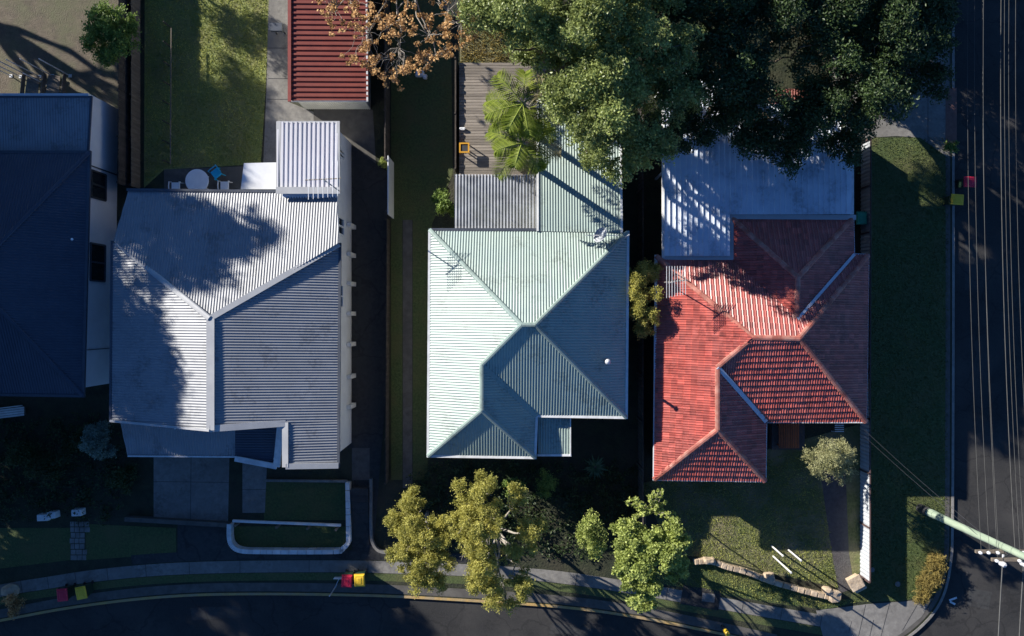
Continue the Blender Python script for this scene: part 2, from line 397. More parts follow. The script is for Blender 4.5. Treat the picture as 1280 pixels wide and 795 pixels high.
def window(parent, a, b, z0, z1, out, frame='white'):
    """a window on a wall between ground points a and b (Vectors), facing out: its own mesh with frame and glass sub-parts"""
    a, b = Vector(a), Vector(b); a.z = b.z = 0; o = Vector(out); d = (b - a).normalized(); zc = (z0 + z1) / 2
    f = MB(); t = .06
    for p, q in (((a, z0), (b, z0)), ((a, z1), (b, z1))):
        f.beam(p[0] + o * .035 + Vector((0, 0, p[1])), q[0] + o * .035 + Vector((0, 0, q[1])), .09, t)
    m_ = (a + b) / 2
    for p in (a, b, m_):
        f.beam(p + o * .032 + Vector((0, 0, z0)), p + o * .032 + Vector((0, 0, z1)), t, .08)
    w = f.build('window', frame, parent)
    g = MB(); g.beam(a + o * .012 + Vector((0, 0, zc)), b + o * .012 + Vector((0, 0, zc)), .02, z1 - z0); g.build('pane', 'glass', w)
    return w

# ------------------------------------------------------------------ vegetation
def leaf_mesh(name, centers, tones, spread, per, size, m, parent=None, org=None, aspect=.5, up=.35, smin=.6):
    n = len(centers) * per
    c = np.repeat(np.asarray(centers, float), per, axis=0); sp = np.repeat(np.broadcast_to(spread, (len(centers),)), per)[:, None]
    g = R.normal(size=(n, 3)); g[:, 2] *= .75
    c = c + g * sp * .55
    d = R.normal(size=(n, 3)); d[:, 2] *= .6; d /= np.linalg.norm(d, axis=1)[:, None]
    nr = R.normal(size=(n, 3)); nr[:, 2] = np.abs(nr[:, 2]) + up; s = np.cross(d, nr); s /= np.linalg.norm(s, axis=1)[:, None] + 1e-9
    nn = np.cross(s, d)
    L = size * R.uniform(smin, 1.25, n)[:, None]
    v = np.empty((n, 4, 3)); v[:, 0] = c - d * L * .5; v[:, 1] = c + s * L * aspect * .5 + nn * L * .06; v[:, 2] = c + d * L * .5; v[:, 3] = c - s * L * aspect * .5 + nn * L * .06
    t = np.clip(np.repeat(np.asarray(tones, float), per) + R.normal(size=n) * .16, 0, 1)
    f = np.arange(n * 4).reshape(n, 4).tolist()
    return mesh_obj(name, v.reshape(-1, 3), f, t, m, parent, org)
def lobe_points(lobes, n, shell=(.62, 1.), lower=-.35):
    ar = np.array([l[1] * l[2] + l[1] * l[3] + l[2] * l[3] for l in lobes]); k = R.choice(len(lobes), n, p=ar / ar.sum())
    d = R.normal(size=(n, 3)); d /= np.linalg.norm(d, axis=1)[:, None]
    bad = d[:, 2] < lower; d[bad, 2] *= -1
    r = R.uniform(shell[0], shell[1], n) ** .7
    cc = np.array([tuple(l[0]) for l in lobes])[k]; rr = np.array([l[1:4] for l in lobes])[k]
    return cc + d * rr * r[:, None], k
def branch(mb, a, b, r0, r1, wig=.15, n=5, t=.5, sag=0.):
    a, b = Vector(a), Vector(b); L = (b - a).length; pts = []
    for i in range(n + 1):
        f = i / n; p = a.lerp(b, f)
        if 0 < i < n: p += Vector((random.gauss(0, 1), random.gauss(0, 1), random.gauss(0, .6))) * (wig * L / n)
        p.z += sag * math.sin(PI * f); pts.append(p)
    mb.tube(pts, [r0 + (r1 - r0) * i / n for i in range(n + 1)], 6, t); return pts
def tree(name, base, lobes, label, cat='tree', m='fig', bark='bark', clumps=900, per=26, leaf=.15, spread=.32, r0=.25, group=None, aspect=.5, shell=(.55, 1.), twigs=2, up=.35, lower=-.35, sub=(11, .46)):
    base = Vector(base); root = thing(name, base, label, cat, group)
    mb = MB(); top = sum((Vector(l[0]) for l in lobes), Vector()) / len(lobes)
    fork = base.lerp(Vector((top.x, top.y, max(top.z * .5, base.z + .3))), .8); fork.z = base.z + max(.25, (top.z - base.z) * .45)
    branch(mb, base - Vector((0, 0, .1)), fork, r0, r0 * .7, .08, 5)
    for l in lobes:
        c = Vector(l[0]); pts = branch(mb, fork, c, r0 * .55, r0 * .2, .22, 6)
        for q in range(twigs):
            d = Vector((random.gauss(0, 1), random.gauss(0, 1), random.uniform(-.1, 1))).normalized()
            branch(mb, random.choice(pts[3:]), c + Vector((d.x * l[1], d.y * l[2], d.z * l[3])) * .88, r0 * .16, r0 * .05, .2, 5)
    mb.build('trunk', bark, root, smooth=True)
    SL = []
    for c, rx, ry, rz in lobes:
        c = Vector(c); SL.append((c, rx * .5, ry * .5, rz * .5))
        for q in range(sub[0]):
            d = Vector((random.gauss(0, 1), random.gauss(0, 1), random.gauss(.35, .8))).normalized(); f = random.uniform(.5, 1.12); g = sub[1] * random.uniform(.5, 1.2)
            SL.append((c + Vector((d.x * rx, d.y * ry, d.z * rz)) * f, rx * g, ry * g, rz * g))
    P, k = lobe_points(SL, clumps, shell, lower)
    lt = np.array([random.uniform(.1, .9) for _ in SL])[k]
    leaf_mesh('crown', P, np.clip(lt * .4 + R.uniform(.05, .6, len(P)), 0, 1), spread, per, leaf, m, root, aspect=aspect, up=up)
    return root
def lobes_px(L): return [(W(a, b, z), rx, ry, rz) for a, b, z, rx, ry, rz in L]

# ================================================================== SETTING
o = sheet('ground', [(-3500, -3500), (4800, -3500), (4800, 4300), (-3500, 4300)], -.06, 'soil')
K = smoothline([(-420, 870), (-200, 815), (0, 775), (100, 757), (200, 745.5), (300, 741.5), (450, 743), (560, 748), (700, 757.5), (800, 771), (900, 791), (1000, 812), (1070, 818), (1120, 803), (1155, 777), (1177, 745), (1187, 700), (1189, 640), (1190, 400), (1190, 100), (1190, -420)], 6)
road = sheet('road', K + [(1560, -420), (1560, 1300), (-420, 1300)], 0., 'asphalt')
land = MB(); land.prism([(p[0], p[1]) for p in WL(list(reversed(K)) + [(-420, -420)], 0)] if False else [(p.x, p.y) for p in WL(K + [(-420, -420)], 0)], -.04, G)
o = land.build('plots', 'soil'); o['kind'] = 'structure'
kA = [p for p in K if p[0] < 985 and p[1] > 600]; kB = K[len(kA) - 1:]
def kerb(name, line, m):
    mb = MB(); a, b = offset(line, -1.6), offset(line, 1.6)
    for i in range(len(line) - 1):
        P = [W(*a[i]), W(*a[i + 1]), W(*b[i + 1]), W(*b[i])]
        mb.prism([(p.x, p.y) for p in P], -.03, G + .014)
    o = mb.build(name, m); o['kind'] = 'structure'
kerb('kerb', kA, 'kerb_yellow'); kerb('kerb', kB, 'kerb')
strip('gutter_apron', kA, 2.2, 13, G + .008, 'concrete_dark')
strip('kerb_apron', kB, 2.2, 8, G + .008, 'concrete_dark')
FP = smoothline([(-300, 800), (-100, 762), (0, 739), (60, 729), (120, 720), (200, 712.5), (300, 709), (440, 708.5), (520, 711), (600, 714), (700, 722), (800, 737), (880, 751), (960, 765), (1040, 779), (1085, 790)], 5)
strip('footpath', FP, -7, 8, G + .010, 'concrete')
strip('paved_strip', [p for p in FP if 160 < p[0] < 600], 9, 21, G + .009, 'asphalt_old')
strip('verge', FP, -17, -7.6, G + .005, 'lawn_shaded')
jt = MB()
for i in range(0, len(FP) - 1, 3):
    n = offset([FP[i], FP[i + 1]], 8)[0]; n2 = offset([FP[i], FP[i + 1]], -7)[0]
    jt.beam(W(*n, G + .0135), W(*n2, G + .0135), .025, .003)
jt.build('footpath_joints', 'steel_dark')['kind'] = 'structure'
sheet('corner_footpath', [(1020, 763), (1085, 755), (1128, 752), (1166, 748), (1152, 771), (1128, 791), (1105, 806), (1060, 806), (1030, 800)], G + .0125, 'concrete')
jt = MB()
for a, b in (((1082, 756), (1072, 800)), ((1112, 754), (1100, 800)), ((1092, 775), (1086, 800)), ((1150, 750), (1128, 788))):
    jt.beam(W(*a, G + .0165), W(*b, G + .0165), .025, .003)
jt.build('footpath_joints', 'steel_dark')['kind'] = 'structure'
sheet('back_lawn', [(182, -260), (338, -260), (336, 20), (332, 110), (326, 205), (205, 212), (180, 235)], G + .006, 'lawn')
sheet('dirt_yard', [(-300, -260), (166, -260), (166, 130), (100, 140), (-300, 140)], G + .006, 'dirt')
sheet('concrete_path', [(339, -120), (362, -120), (362, 128), (392, 140), (392, 160), (346, 175), (346, 205), (329, 206), (333, 110)], G + .010, 'concrete')
sheet('yard_paving', [(392, 137), (466, 137), (470, 205), (426, 168), (392, 160)], G + .008, 'concrete_dark')
sheet('patio_paving', [(205, 212), (326, 207), (350, 200), (350, 260), (205, 260)], G + .012, 'concrete_dark')
sheet('side_driveway', [(400, 165), (426, 168), (470, 205), (484, 215), (484, 470), (466, 700), (440, 700), (440, 560), (410, 560)], G + .010, 'asphalt_old')
sheet('side_driveway', [(440, 560), (462, 560), (462, 600), (440, 600)], G + .0145, 'concrete_dark')
sheet('grass_strip', [(489, -260), (560, -260), (566, 217), (540, 280), (534, 600), (516, 600), (516, 275), (503, 275), (503, 600), (489, 600)], G + .006, 'lawn_shaded')
sheet('side_path', [(503.5, 275), (515.5, 275), (515.5, 610), (503.5, 610)], G + .010, 'concrete_dark')
sheet('back_grass', [(575, -260), (700, -260), (700, 82), (575, 82)], G + .006, 'lawn_dry')
sheet('verge_lawn', [(1089, 172), (1186, 172), (1186, 700), (1173, 742), (1128, 751), (1060, 753), (1076, 720), (1084, 500)], G + .006, 'lawn_shaded')
sheet('front_lawn', [(800, 605), (1075, 530), (1075, 715), (1050, 735), (960, 716), (905, 700), (840, 692)], G + .006, 'lawn_dry')
sheet('front_verge', [(840, 698), (905, 706), (1035, 748), (1085, 750), (1030, 762), (960, 753), (880, 739), (800, 725)], G + .007, 'lawn_shaded')
sheet('garden_path', [(1021, 560), (1056, 560), (1061, 690), (1068, 735), (1049, 742), (1042, 705)], G + .010, 'brickpath')
sheet('concrete_driveway', [(1040, 60), (1186, 60), (1186, 198), (1150, 172), (1120, 170), (1040, 175)], G + .010, 'concrete')
sheet('driveway_crossing', [(1182, 110), (1196, 110), (1196, 182), (1182, 182)], G + .018, 'redpave')
sheet('lower_driveway', [(222, 655), (290, 655), (290, 690), (222, 691)], G + .011, 'asphalt_old')
sheet('upper_driveway', [(192, 560), (287, 560), (285, 655), (192, 650)], G + .013, 'concrete')
sheet('entry_slab', [(303, 575), (334, 575), (331, 641), (303, 641)], G + .013, 'concrete')
sheet('front_grass', [(330, 600), (434, 600), (434, 650), (330, 650)], G + .009, 'lawn_shaded')
sheet('front_grass', [(292, 658), (438, 658), (438, 674), (424, 684), (304, 684), (294, 674)], G + .009, 'lawn_shaded')
sheet('front_grass', [(-200, 660), (88, 660), (88, 700), (-200, 735)], G + .006, 'lawn_shaded'); sheet('front_grass', [(107, 655), (220, 660), (220, 692), (107, 700)], G + .006, 'lawn_shaded')
pv = MB(); y = 652
while y < 700:
    x = 88 + random.uniform(-1, 2)
    while x < 106:
        w = random.uniform(5, 9); a = W(x, y, G); b = W(x + w - .8, y + 6, G); c = (a + b) / 2
        pv.box((c.x, c.y, G + .012), (abs(b.x - a.x), abs(b.y - a.y), .03), 0, random.random()); x += w
    y += 7
pv.build('paver_path', 'concrete')['kind'] = 'structure'
for q in ([(238, 760), (300, 757), (302, 772), (240, 775)], [(690, 778), (742, 786), (738, 800), (686, 792)], [(1206, 300), (1222, 300), (1222, 362), (1206, 362)], [(1212, 735), (1240, 740), (1236, 762), (1208, 757)]):
    sheet('road_repair', q, .004, 'asphalt_old')
jt = MB()
for a, b in (((192, 602), (286, 603)), ((239, 561), (238, 652)), ((303, 612), (332, 612)), ((1040, 118), (1186, 118)), ((1160, 62), (1160, 180)), ((336, 60), (362, 60)), ((335, 98), (362, 98)), ((334, 124), (362, 124))):
    jt.beam(W(*a, G + .0165), W(*b, G + .0165), .025, .004)
jt.build('slab_joints', 'steel_dark')['kind'] = 'structure'
# road paint: the arrow head near the corner
mk = MB()
mk.beam(W(1186.5, 750.5, .004), W(1196, 747, .004), .10, .002); mk.beam(W(1187.5, 752, .0065), W(1194, 755.5, .0065), .10, .002)
mk.build('road_marking', 'paint_white')['kind'] = 'structure'

# ================================================================== HOUSES
def pts3(lst): return [W(*p) for p in lst]
# ---- house 1: navy roof, far left
h1 = thing('house', W(40, 300, G), 'house with dark navy steel roof and bare white side wall, in tree shade', 'house')
ze = 3.4
e1 = WL([(-230, 190), (112, 190), (104, 495), (-230, 490)], ze)
mb = MB(); ridge1, ridge2 = W(-40, 345, 5.6), W(-150, 345, 5.6)
ribs(mb, [e1[1], e1[2], ridge1]); ribs(mb, [e1[0], e1[1], ridge1, ridge2]); ribs(mb, [e1[2], e1[3], ridge2, ridge1])
rf = mb.build('roof', 'roof_navy', h1)
mb = MB(); caps(mb, e1[1], ridge1, .1); caps(mb, e1[2], ridge1, .1); caps(mb, ridge1, ridge2, .1); mb.build('ridge_cap', 'roof_navy', rf)
mb = MB(); gutter(mb, e1[:3] + [e1[3]]); mb.build('gutter', 'gutter_dark', h1)
mb = MB(); back = pts3([(-230, 121, 3.3), (114, 121, 3.3), (110, 189, 3.15), (-230, 189, 3.15)]); ribs(mb, back, rib=Vector((0, 1, 0)))
br_ = mb.build('back_roof', 'roof_grey', h1); br_['label'] = 'grey steel lean-to roof at the back'
mb = MB(); gutter(mb, back[:3], .09, .1); mb.build('gutter', 'gutter_dark', h1)
mb = MB(); fp = [W(-230, 138), W(149, 138), W(149, 500 / 1.0), W(-230, 500)]
fp = [Vector((W(-230, 0).x, W(0, 137).y, 0)), Vector((W(149, 0).x, W(0, 137).y, 0)), Vector((W(145, 0).x, W(0, 478).y, 0)), Vector((W(-230, 0).x, W(0, 478).y, 0))]
mb.prism([(p.x, p.y) for p in fp], 0, 3.05); wl = mb.build('wall', 'wall_white', h1)
a, b = fp[1], fp[2]; dr = (b - a).normalized(); outn = Vector((1, 0, 0))
def on1(py, z): # wall point whose photo row is py at height z
    s = (H - z) / F; y = (397.5 - py) * s; t = (a.y - y) / (a.y - b.y); return a + (b - a) * t
window(h1, on1(215, 2.2), on1(248, 2.2), 1.35, 2.75, outn, 'steel_dark'); window(h1, on1(305, 2.2), on1(351, 2.2), 1.35, 2.75, outn, 'gutter_dark')
mb = MB(); q = on1(213, 1.5); mb.beam(q + Vector((.02, 0, 0)), q + Vector((.02, 0, 2.9)), .05, .05); q = on1(436, 1.5); mb.beam(q + Vector((.02, 0, 0)), q + Vector((.02, 0, 2.9)), .03, .03)
each(mb, 'wall_trim', 'steel_dark', h1)
mb = MB(); mb.tube([W(90, 299, 4.1), W(90, 299, 4.6)], .06, 8); mb.build('vent_pipe', 'white', h1)
# stairs and rail posts behind house 1
st = thing('outdoor_stairs', W(45, 100, G), 'dark outdoor stairs with slatted treads behind the navy roofed house', 'stairs')
tr = MB()
for base_x, x2 in ((42, 34), (68, 60)):
    for i in range(9):
        f = i / 8; z = .3 + f * 2.3; c = W(base_x + (x2 - base_x) * f * .3, 96 + f * 20, z)
        tr.box(c, (.62, .16, .04), -.2, random.random())
each(tr, 'tread', 'timber', st)
mb = MB()
for x in (27, 52, 53, 78):
    mb.beam(W(x + 3, 92, .4), W(x, 121, 2.7), .05, .2)
each(mb, 'stringer', 'timber_dark', st)
pl = thing('rail_post', W(14, 95, G), 'thin pale steel rail post farthest from the pale back wall corner, in deepest shade', 'post', 'rail posts by the back stairs')
mb = MB(); o3 = ORG[pl]; mb.tube([o3, o3 + Vector((0, 0, 2.8))], .028, 6); mb.build('shaft', 'alu', pl); mb = MB(); mb.box(o3 + Vector((0, 0, .02)), (.16, .16, .04)); mb.build('base_plate', 'alu', pl)
for (x, y), w in zip(((26, 96), (38, 96), (50, 96), (66, 95), (70, 112), (88, 95)), ('second', 'third', 'fourth', 'fifth', 'shorter sixth', 'last, brightest')):
    dup(pl, W(x, y, G), 0, 'thin pale steel rail post by the outdoor stairs, %s counted from the shaded end' % w)

# ---- house 2: grey roof
ze = 4.1; zr = 5.5
h2 = thing('house', W(290, 400, G), 'large house with weathered grey steel roof and long white side wall with piers', 'house')
zn = 3.6
N_ = pts3([(160, 237, zn), (421, 240, zn), (424, 304, ze + .16), (262, 398, zr), (143, 302, ze + .08)])
Wf = pts3([(140, 302, ze), (262, 398, zr), (262, 537, zr), (138, 525, ze)])
Ef = pts3([(425, 305, ze), (423, 583, ze), (357, 583, 4.62), (357, 528, 4.62), (262, 537, zr), (262, 398, zr)])
mb = MB(); ribs(mb, N_); ribs(mb, Wf)
c0, n0, u0, v0 = frame_of(pts3([(425, 305, ze), (423, 583, ze), (262, 537, zr), (262, 398, zr)]))
e_top = pts3([(425, 305, ze), (424, 528, ze), (357, 528, 4.65), (262, 534, zr), (262, 398, zr)]); e_bot = pts3([(424, 527, ze), (423, 582, ze), (358, 580, 4.65), (358, 527, 4.65)])
ribs(mb, e_top); ribs(mb, e_bot)
rf = mb.build('roof', 'roof_grey', h2)
mb = MB(); mb.beam(W(263, 398, zr + .012), W(263, 538, zr + .012), .36, .03); mb.beam(W(262, 398, zr + .015), W(424, 305, ze + .14), .26, .03); caps(mb, W(262, 398, zr), W(146, 304, ze), .13)
mb.build('ridge_cap', 'flash_grey', rf)
mb = MB()
mb.beam(W(262, 536, zr + .01), W(357, 529, 4.66), .3, .05); mb.beam(W(356.5, 528, 4.665), W(356.5, 584, 4.665), .28, .05); mb.beam(W(357, 583, 4.67), W(423, 582, ze + .04), .26, .07)
mb.beam(W(138, 526, ze + .03), W(262, 538, zr + .03), .10, .12)
mb.build('barge_flashing', 'flash_grey', h2)
mb = MB(); gutter(mb, [N_[0], N_[1]], .12, .12); gutter(mb, [Wf[0], Wf[3]], .1); gutter(mb, [Ef[0], W(423, 583, ze)], .12); mb.build('gutter', 'gutter_dark', h2)
mb = MB(); xw = W(440, 0).x
foot = [(W(165, 0, 4).x, W(0, 300, 4).y), (xw, W(0, 300, 4).y), (xw, W(0, 553).y), (W(360, 0, 4).x, W(0, 553).y), (W(360, 0, 4).x, W(0, 520, 4).y), (W(150, 0, 4).x, W(0, 515, 4).y)]
mb.prism(foot, 0, ze - .06); mb.prism([(W(168, 0, 4).x, W(0, 246, zn).y), (xw + .002, W(0, 246, zn).y), (xw + .002, W(0, 300.2, 4).y), (W(168, 0, 4).x, W(0, 300.2, 4).y)], 0, zn - .04); q0, q1 = Vector((xw - .06, W(0, 247, zn).y, zn - .05)), Vector((xw - .06, W(0, 300.5, 4).y, zn - .05)); mb.face([q0, q1, Vector((q1.x, q1.y, ze - .02))]); mb.face([q0 - Vector((.05, 0, 0)), Vector((q1.x - .05, q1.y, ze - .02)), q1 - Vector((.05, 0, 0))]); wl = mb.build('wall', 'wall_white', h2)
# gable ends
mb = MB(); yg = W(0, 528, 4.1).y
mb.prism([(0, 0), (0, 1), (1, 0)], 0, .01) if False else None
gp = [Vector((W(144, 0, 4.1).x, yg, ze - .06)), Vector((W(357, 0, 4.1).x, yg, ze - .06)), Vector((W(357, 0, 4.7).x, yg, 4.62)), Vector((W(262, 0, zr).x, yg, zr - .08))]
mb.face(gp); mb.face([p + Vector((0, .06, 0)) for p in reversed(gp)]); mb.build('gable', 'wall_white', h2)
for y0, y1, z0, z1 in ((266, 291, 2.4, 3.5), (272, 286, 2.4, 3.5), (352, 384, 2.6, 3.5)):
    pass
def on2(py, z): return Vector((xw, (397.5 - py) * (H - z) / F, 0))
window(h2, on2(272, 3), on2(293, 3), 2.35, 3.55, (1, 0, 0)); window(h2, on2(356, 3), on2(384, 3), 2.6, 3.7, (1, 0, 0)); window(h2, on2(186, 3), on2(196, 3), 2.2, 3.3, (1, 0, 0))
for y in (283, 319, 355, 392, 430, 470, 507):
    mb = MB(); p = on2(y, .6); mb.box((p.x + .12, p.y, .72), (.24, .22, 1.44), 0, .5, .85); mb.build('pier', 'block_white', h2)
# annex with white ribbed roof
za = 3.7
an = pts3([(347, 153, za), (424, 153, za), (424, 239, za + .14), (347, 239, za + .14)])
mb = MB(); ribs(mb, an, (.215, [(0, 0), (.06, .045), (.52, .045), (.58, 0)]), Vector((0, 1, 0)), .06); mb.build('annex_roof', 'roof_white', h2)['label'] = 'white ribbed steel annex roof'
mb = MB(); mb.beam(W(348.5, 152, za + .06), W(348.5, 240, za + .15), .22, .1); mb.beam(W(423, 152, za + .063), W(423, 240, za + .153), .14, .1); mb.beam(W(347, 153, za + .02), W(425, 153, za + .02), .10, .14); mb.beam(W(345, 238, za + .29), W(425, 238, za + .29), .32, .06)
each(mb, 'annex_flashing', 'flash_grey', h2)
mb = MB(); mb.prism([(W(352, 0, za).x, W(0, 158, za).y), (xw - .003, W(0, 160, za).y), (xw - .003, W(0, 247, 4).y), (W(352, 0, za).x, W(0, 247, 4).y)], 0, za - .02); mb.build('annex_wall', 'wall_white', h2)
# verandah roofs in front
v1 = pts3([(150, 526, 3.35), (294, 533, 3.35), (294, 570, 3.0), (159, 569, 3.0)]); v2 = pts3([(294, 533, 3.36), (352, 531, 3.36), (340, 580, 3.05), (294, 571, 3.05)])
mb = MB(); ribs(mb, v1); vr = mb.build('verandah_roof', 'roof_grey', h2)
mb = MB(); ribs(mb, v2, rib=Vector((1, 0, 0))); mb.build('verandah_roof', 'roof_navy', h2)
mb = MB(); mb.beam(W(294, 573, 3.1), W(346, 583, 3.1), .26, .16); mb.beam(W(351, 531, 3.45), W(346, 583, 3.12), .32, .16); mb.beam(W(160, 570, 2.98), W(294, 571, 2.98), .07, .1); mb.build('fascia', 'gutter_white', h2)
mb = MB()
for x in (164, 215, 291): p = W(x, 565, 2.95); mb.beam(Vector((p.x, p.y, G)), p, .12, .12)
p = W(338, 574, 3.0); mb.beam(Vector((p.x, p.y, G)), p, .14, .14); each(mb, 'verandah_post', 'white', h2)
mb = MB()
for x in (218, 224, 230, 236): mb.beam(W(x, 532.5, 3.9), W(x + 1.2, 536.5, 3.9), .05, .07)
each(mb, 'roof_bracket', 'white', h2)
def antenna(parent, c, boom, half, n, mast_z, span):
    mb = MB(); d = Vector((math.cos(boom), math.sin(boom), 0)); c = Vector(c)
    mb.tube([Vector((c.x, c.y, mast_z)), c], .03, 7); an_ = mb.build('antenna', 'alu', parent)
    mb = MB(); mb.tube([c - d * span * .62, c + d * span * .62], .026, 6); mb.build('boom', 'bark_pale', an_)
    s = Vector((0, 1, 0)); mb = MB()
    for i in range(n):
        p = c + d * (span * (i / (n - 1) - .5)); k = half * (1 - .12 * i / n)
        mb.tube([p - s * k + Vector((0, 0, .03)), p + s * k + Vector((0, 0, .03))], .015, 5)
    mb.build('antenna_rods', 'alu', an_)
    return an_
antenna(h2, W(404, 224, 7.4), .05, .85, 7, 4.2, 1.25)

# ---- house 3: pale green roof, centre
ze, zr, zl = 4.17, 6.33, 5.45
h3 = thing('house', W(660, 430, G), 'hipped house with pale green corrugated roof and clear patio roof behind', 'house')
TL, TR, BR, NT, NB, BL = pts3([(537, 287, ze), (785, 290, ze), (783, 522, ze), (671, 520, ze), (669, 572, ze), (535, 570, ze)])
A, B = W(652, 406, zr), W(669, 406, zr); D, E = W(602, 456, zl), W(602, 513, zl)
mb = MB()
for f in ([TL, TR, B, A], [TL, A, D, E, BL], [A, B, BR, NT, D], [TR, BR, B], [D, NT, NB, E], [E, NB, BL]): ribs(mb, f)
rf = mb.build('roof', 'roof_green', h3)
mb = MB()
for p, q in ((TL, A), (TR, B), (A, B), (B, BR), (A, D), (D, E), (E, NB), (E, BL)): caps(mb, p, q, .105, .6)
mb.build('ridge_cap', 'roof_green', rf)
mb = MB(); mb.beam(D + Vector((0, 0, .03)), NT + Vector((0, 0, .03)), .22, .03); mb.build('valley', 'roof_green', rf)
mb = MB(); gutter(mb, [W(670, 287, ze), TL], .13); mb.build('gutter', 'gutter_dark', h3)
mb = MB(); gutter(mb, [TL, BL, NB, NT, BR, TR], .12); mb.build('gutter', 'gutter_white', h3)
mb = MB(); eave = [TL, TR, BR, NT, NB, BL]; ins = inset(eave, .5); mb.prism([(p.x, p.y) for p in ins], 0, ze - .12); mb.build('wall', 'wall_cream', h3)
mb = MB(); mb.face([Vector((p.x, p.y, ze - .1)) for p in inset(eave, .05)]); mb.build('soffit', 'soffit', h3)
wing = pts3([(672, 126, 3.7), (775, 126, 3.7), (777, 291, 4.2), (672, 289, 4.2)])
mb = MB(); ribs(mb, wing, rib=Vector((0, 1, 0)), lift=.02); wr = mb.build('wing_roof', 'roof_green', h3)
mb = MB(); mb.beam(wing[0], wing[3], .1, .16); mb.beam(wing[1], wing[2], .1, .16); mb.beam(wing[0], wing[1], .1, .16); each(mb, 'barge', 'gutter_white', h3)
wi = inset([wing[0], wing[1], wing[2], wing[3]], .3); mb = MB(); mb.prism([(p.x, p.y) for p in wi[:2]] + [(wi[2].x, W(0, 300, 4.0).y), (wi[3].x, W(0, 300, 4.0).y)], 0, 3.6); mb.build('wing_wall', 'wall_cream', h3)
pat = pts3([(568, 218, 2.85), (670, 218, 2.85), (670, 287, 3.0), (568, 287, 3.0)])
mb = MB(); ribs(mb, pat, (.155, [(k / 6., .028 * math.cos(2 * PI * k / 6)) for k in range(6)]), Vector((0, 1, 0))); pr_ = mb.build('patio_roof', 'clear', h3); pr_['label'] = 'clear grey corrugated plastic patio roof'
mb = MB()
for y in (221, 252, 284): mb.beam(W(569, y, 2.78), W(669, y, 2.78), .07, .12)
for x in (569.5, 602, 636, 668.5): mb.beam(W(x, 219, 2.70), W(x, 286, 2.8), .06, .1)
mb.build('patio_frame', 'timber', h3)
mb = MB()
for x, y in ((570, 220), (636, 220)): p = W(x, y, 2.7); mb.beam(Vector((p.x, p.y, G)), p, .09, .09)
each(mb, 'patio_post', 'timber', h3)
porch = pts3([(673, 519, 3.85), (713, 519, 3.85), (713, 569, 3.69), (673, 569, 3.69)])
mb = MB(); ribs(mb, porch, rib=Vector((0, 1, 0))); mb.build('porch_roof', 'roof_green', h3)
mb = MB(); gutter(mb, [porch[3], porch[2]], .1, .1); mb.beam(porch[1], porch[2], .05, .1); mb.build('porch_gutter', 'gutter_white', h3)
mb = MB(); p = W(709, 565, 3.55); mb.beam(Vector((p.x, p.y, G)), p, .1, .1); mb.build('porch_post', 'white', h3)
mb = MB(); q = W(757, 451, 4.5); mb.tube([q - Vector((0, 0, .1)), q + Vector((0, 0, .78))], .07, 10); vp = mb.build('vent_pipe', 'steel_dark', h3)
mb = MB(); mb.lathe(q + Vector((0, 0, .78)), [(.07, 0), (.11, .03), (.13, .09), (.09, .15), (.03, .18)], 12); mb.build('vent_cap', 'alu', vp)
mb = MB(); mb.box(q + Vector((0, 0, .02)), (.42, .42, .06), .0); mb.build('vent_flashing', 'steel_dark', vp)
mb = MB(); c = W(750, 299, 4.35); mb.tube([c, c + Vector((0, 0, .55))], .025, 6); mb.tube([c + Vector((-.75, .12, .62)), c + Vector((.75, .12, .62))], .018, 5); mb.tube([c + Vector((0, 0, .5)), c + Vector((0, .12, .62))], .02, 5); mb.tube([c + Vector((1.2, .1, 0)), c + Vector((1.2, .1, 1.1))], .025, 6)
dm = mb.build('dish_mount', 'alu', h3)
mb = MB(); n = 18; ax = Vector((-.62, .35, .55)).normalized(); s1 = ax.cross(Vector((0, 0, 1))).normalized(); s2 = s1.cross(ax); dc = c + Vector((-.06, .13, .72))
rings = []
for r_, dp in ((.0, .09), (.16, .07), (.3, .02), (.38, -.03)): rings.append([dc - ax * dp + (s1 * math.cos(2 * PI * k / n) + s2 * math.sin(2 * PI * k / n)) * r_ for k in range(n)])
for a_, b_ in zip(rings[:-1], rings[1:]):
    for k in range(n): mb.face([a_[k], a_[(k + 1) % n], b_[(k + 1) % n], b_[k]] if a_ is not rings[0] else [a_[k], b_[(k + 1) % n], b_[k]])
sd = mb.build('satellite_dish', 'fence_pale', h3, smooth=True); sm = sd.modifiers.new('thick', 'SOLIDIFY'); sm.thickness = .02

# ---- house 4: terracotta tile roof
ze, zr, zl, zu = 3.15, 5.07, 4.55, 4.52
h4 = thing('house', W(940, 450, G), 'house with red terracotta tile roof beside the street corner', 'house')
a1 = W(820, 320, ze); a2 = W(818, 599, ze); a3 = W(956, 601, ze); a4 = W(957, 527, ze); a5 = W(1082, 527, ze); a6 = W(1085, 319, ze); a7 = W(1067, 318, ze); a8 = W(1066, 272, ze); a9 = W(913, 271, ze); a10 = W(913, 322, ze)
r1, r2, r3, r4, r5, r6 = W(941, 422, zr), W(999, 423, zr), W(897, 459, zl), W(897, 537, zl), W(997, 347, zu), W(996, 399, zu)
mb = MB()
for f in ([a1, a10, r6, r2, r1], [a10, a9, r5, r6], [a9, a8, r5], [a8, a7, r6, r5], [a7, a6, r2, r6], [a6, a5, r2], [r1, r2, a5, a4, r3], [r3, a4, a3, r4], [r4, a3, a2], [a1, r1, r3, r4, a2]): tiles(mb, f)
rf = mb.build('roof', 'tile', h4)
mb = MB()
for p, q in ((a1, r1), (r1, r2), (a6, r2), (r2, a5), (r1, r3), (r3, r4), (r4, a3), (r4, a2), (a9, r5), (a8, r5), (r5, r6)): tilecaps(mb, p, q)
mb.build('ridge_cap', 'tile_ridge', rf)
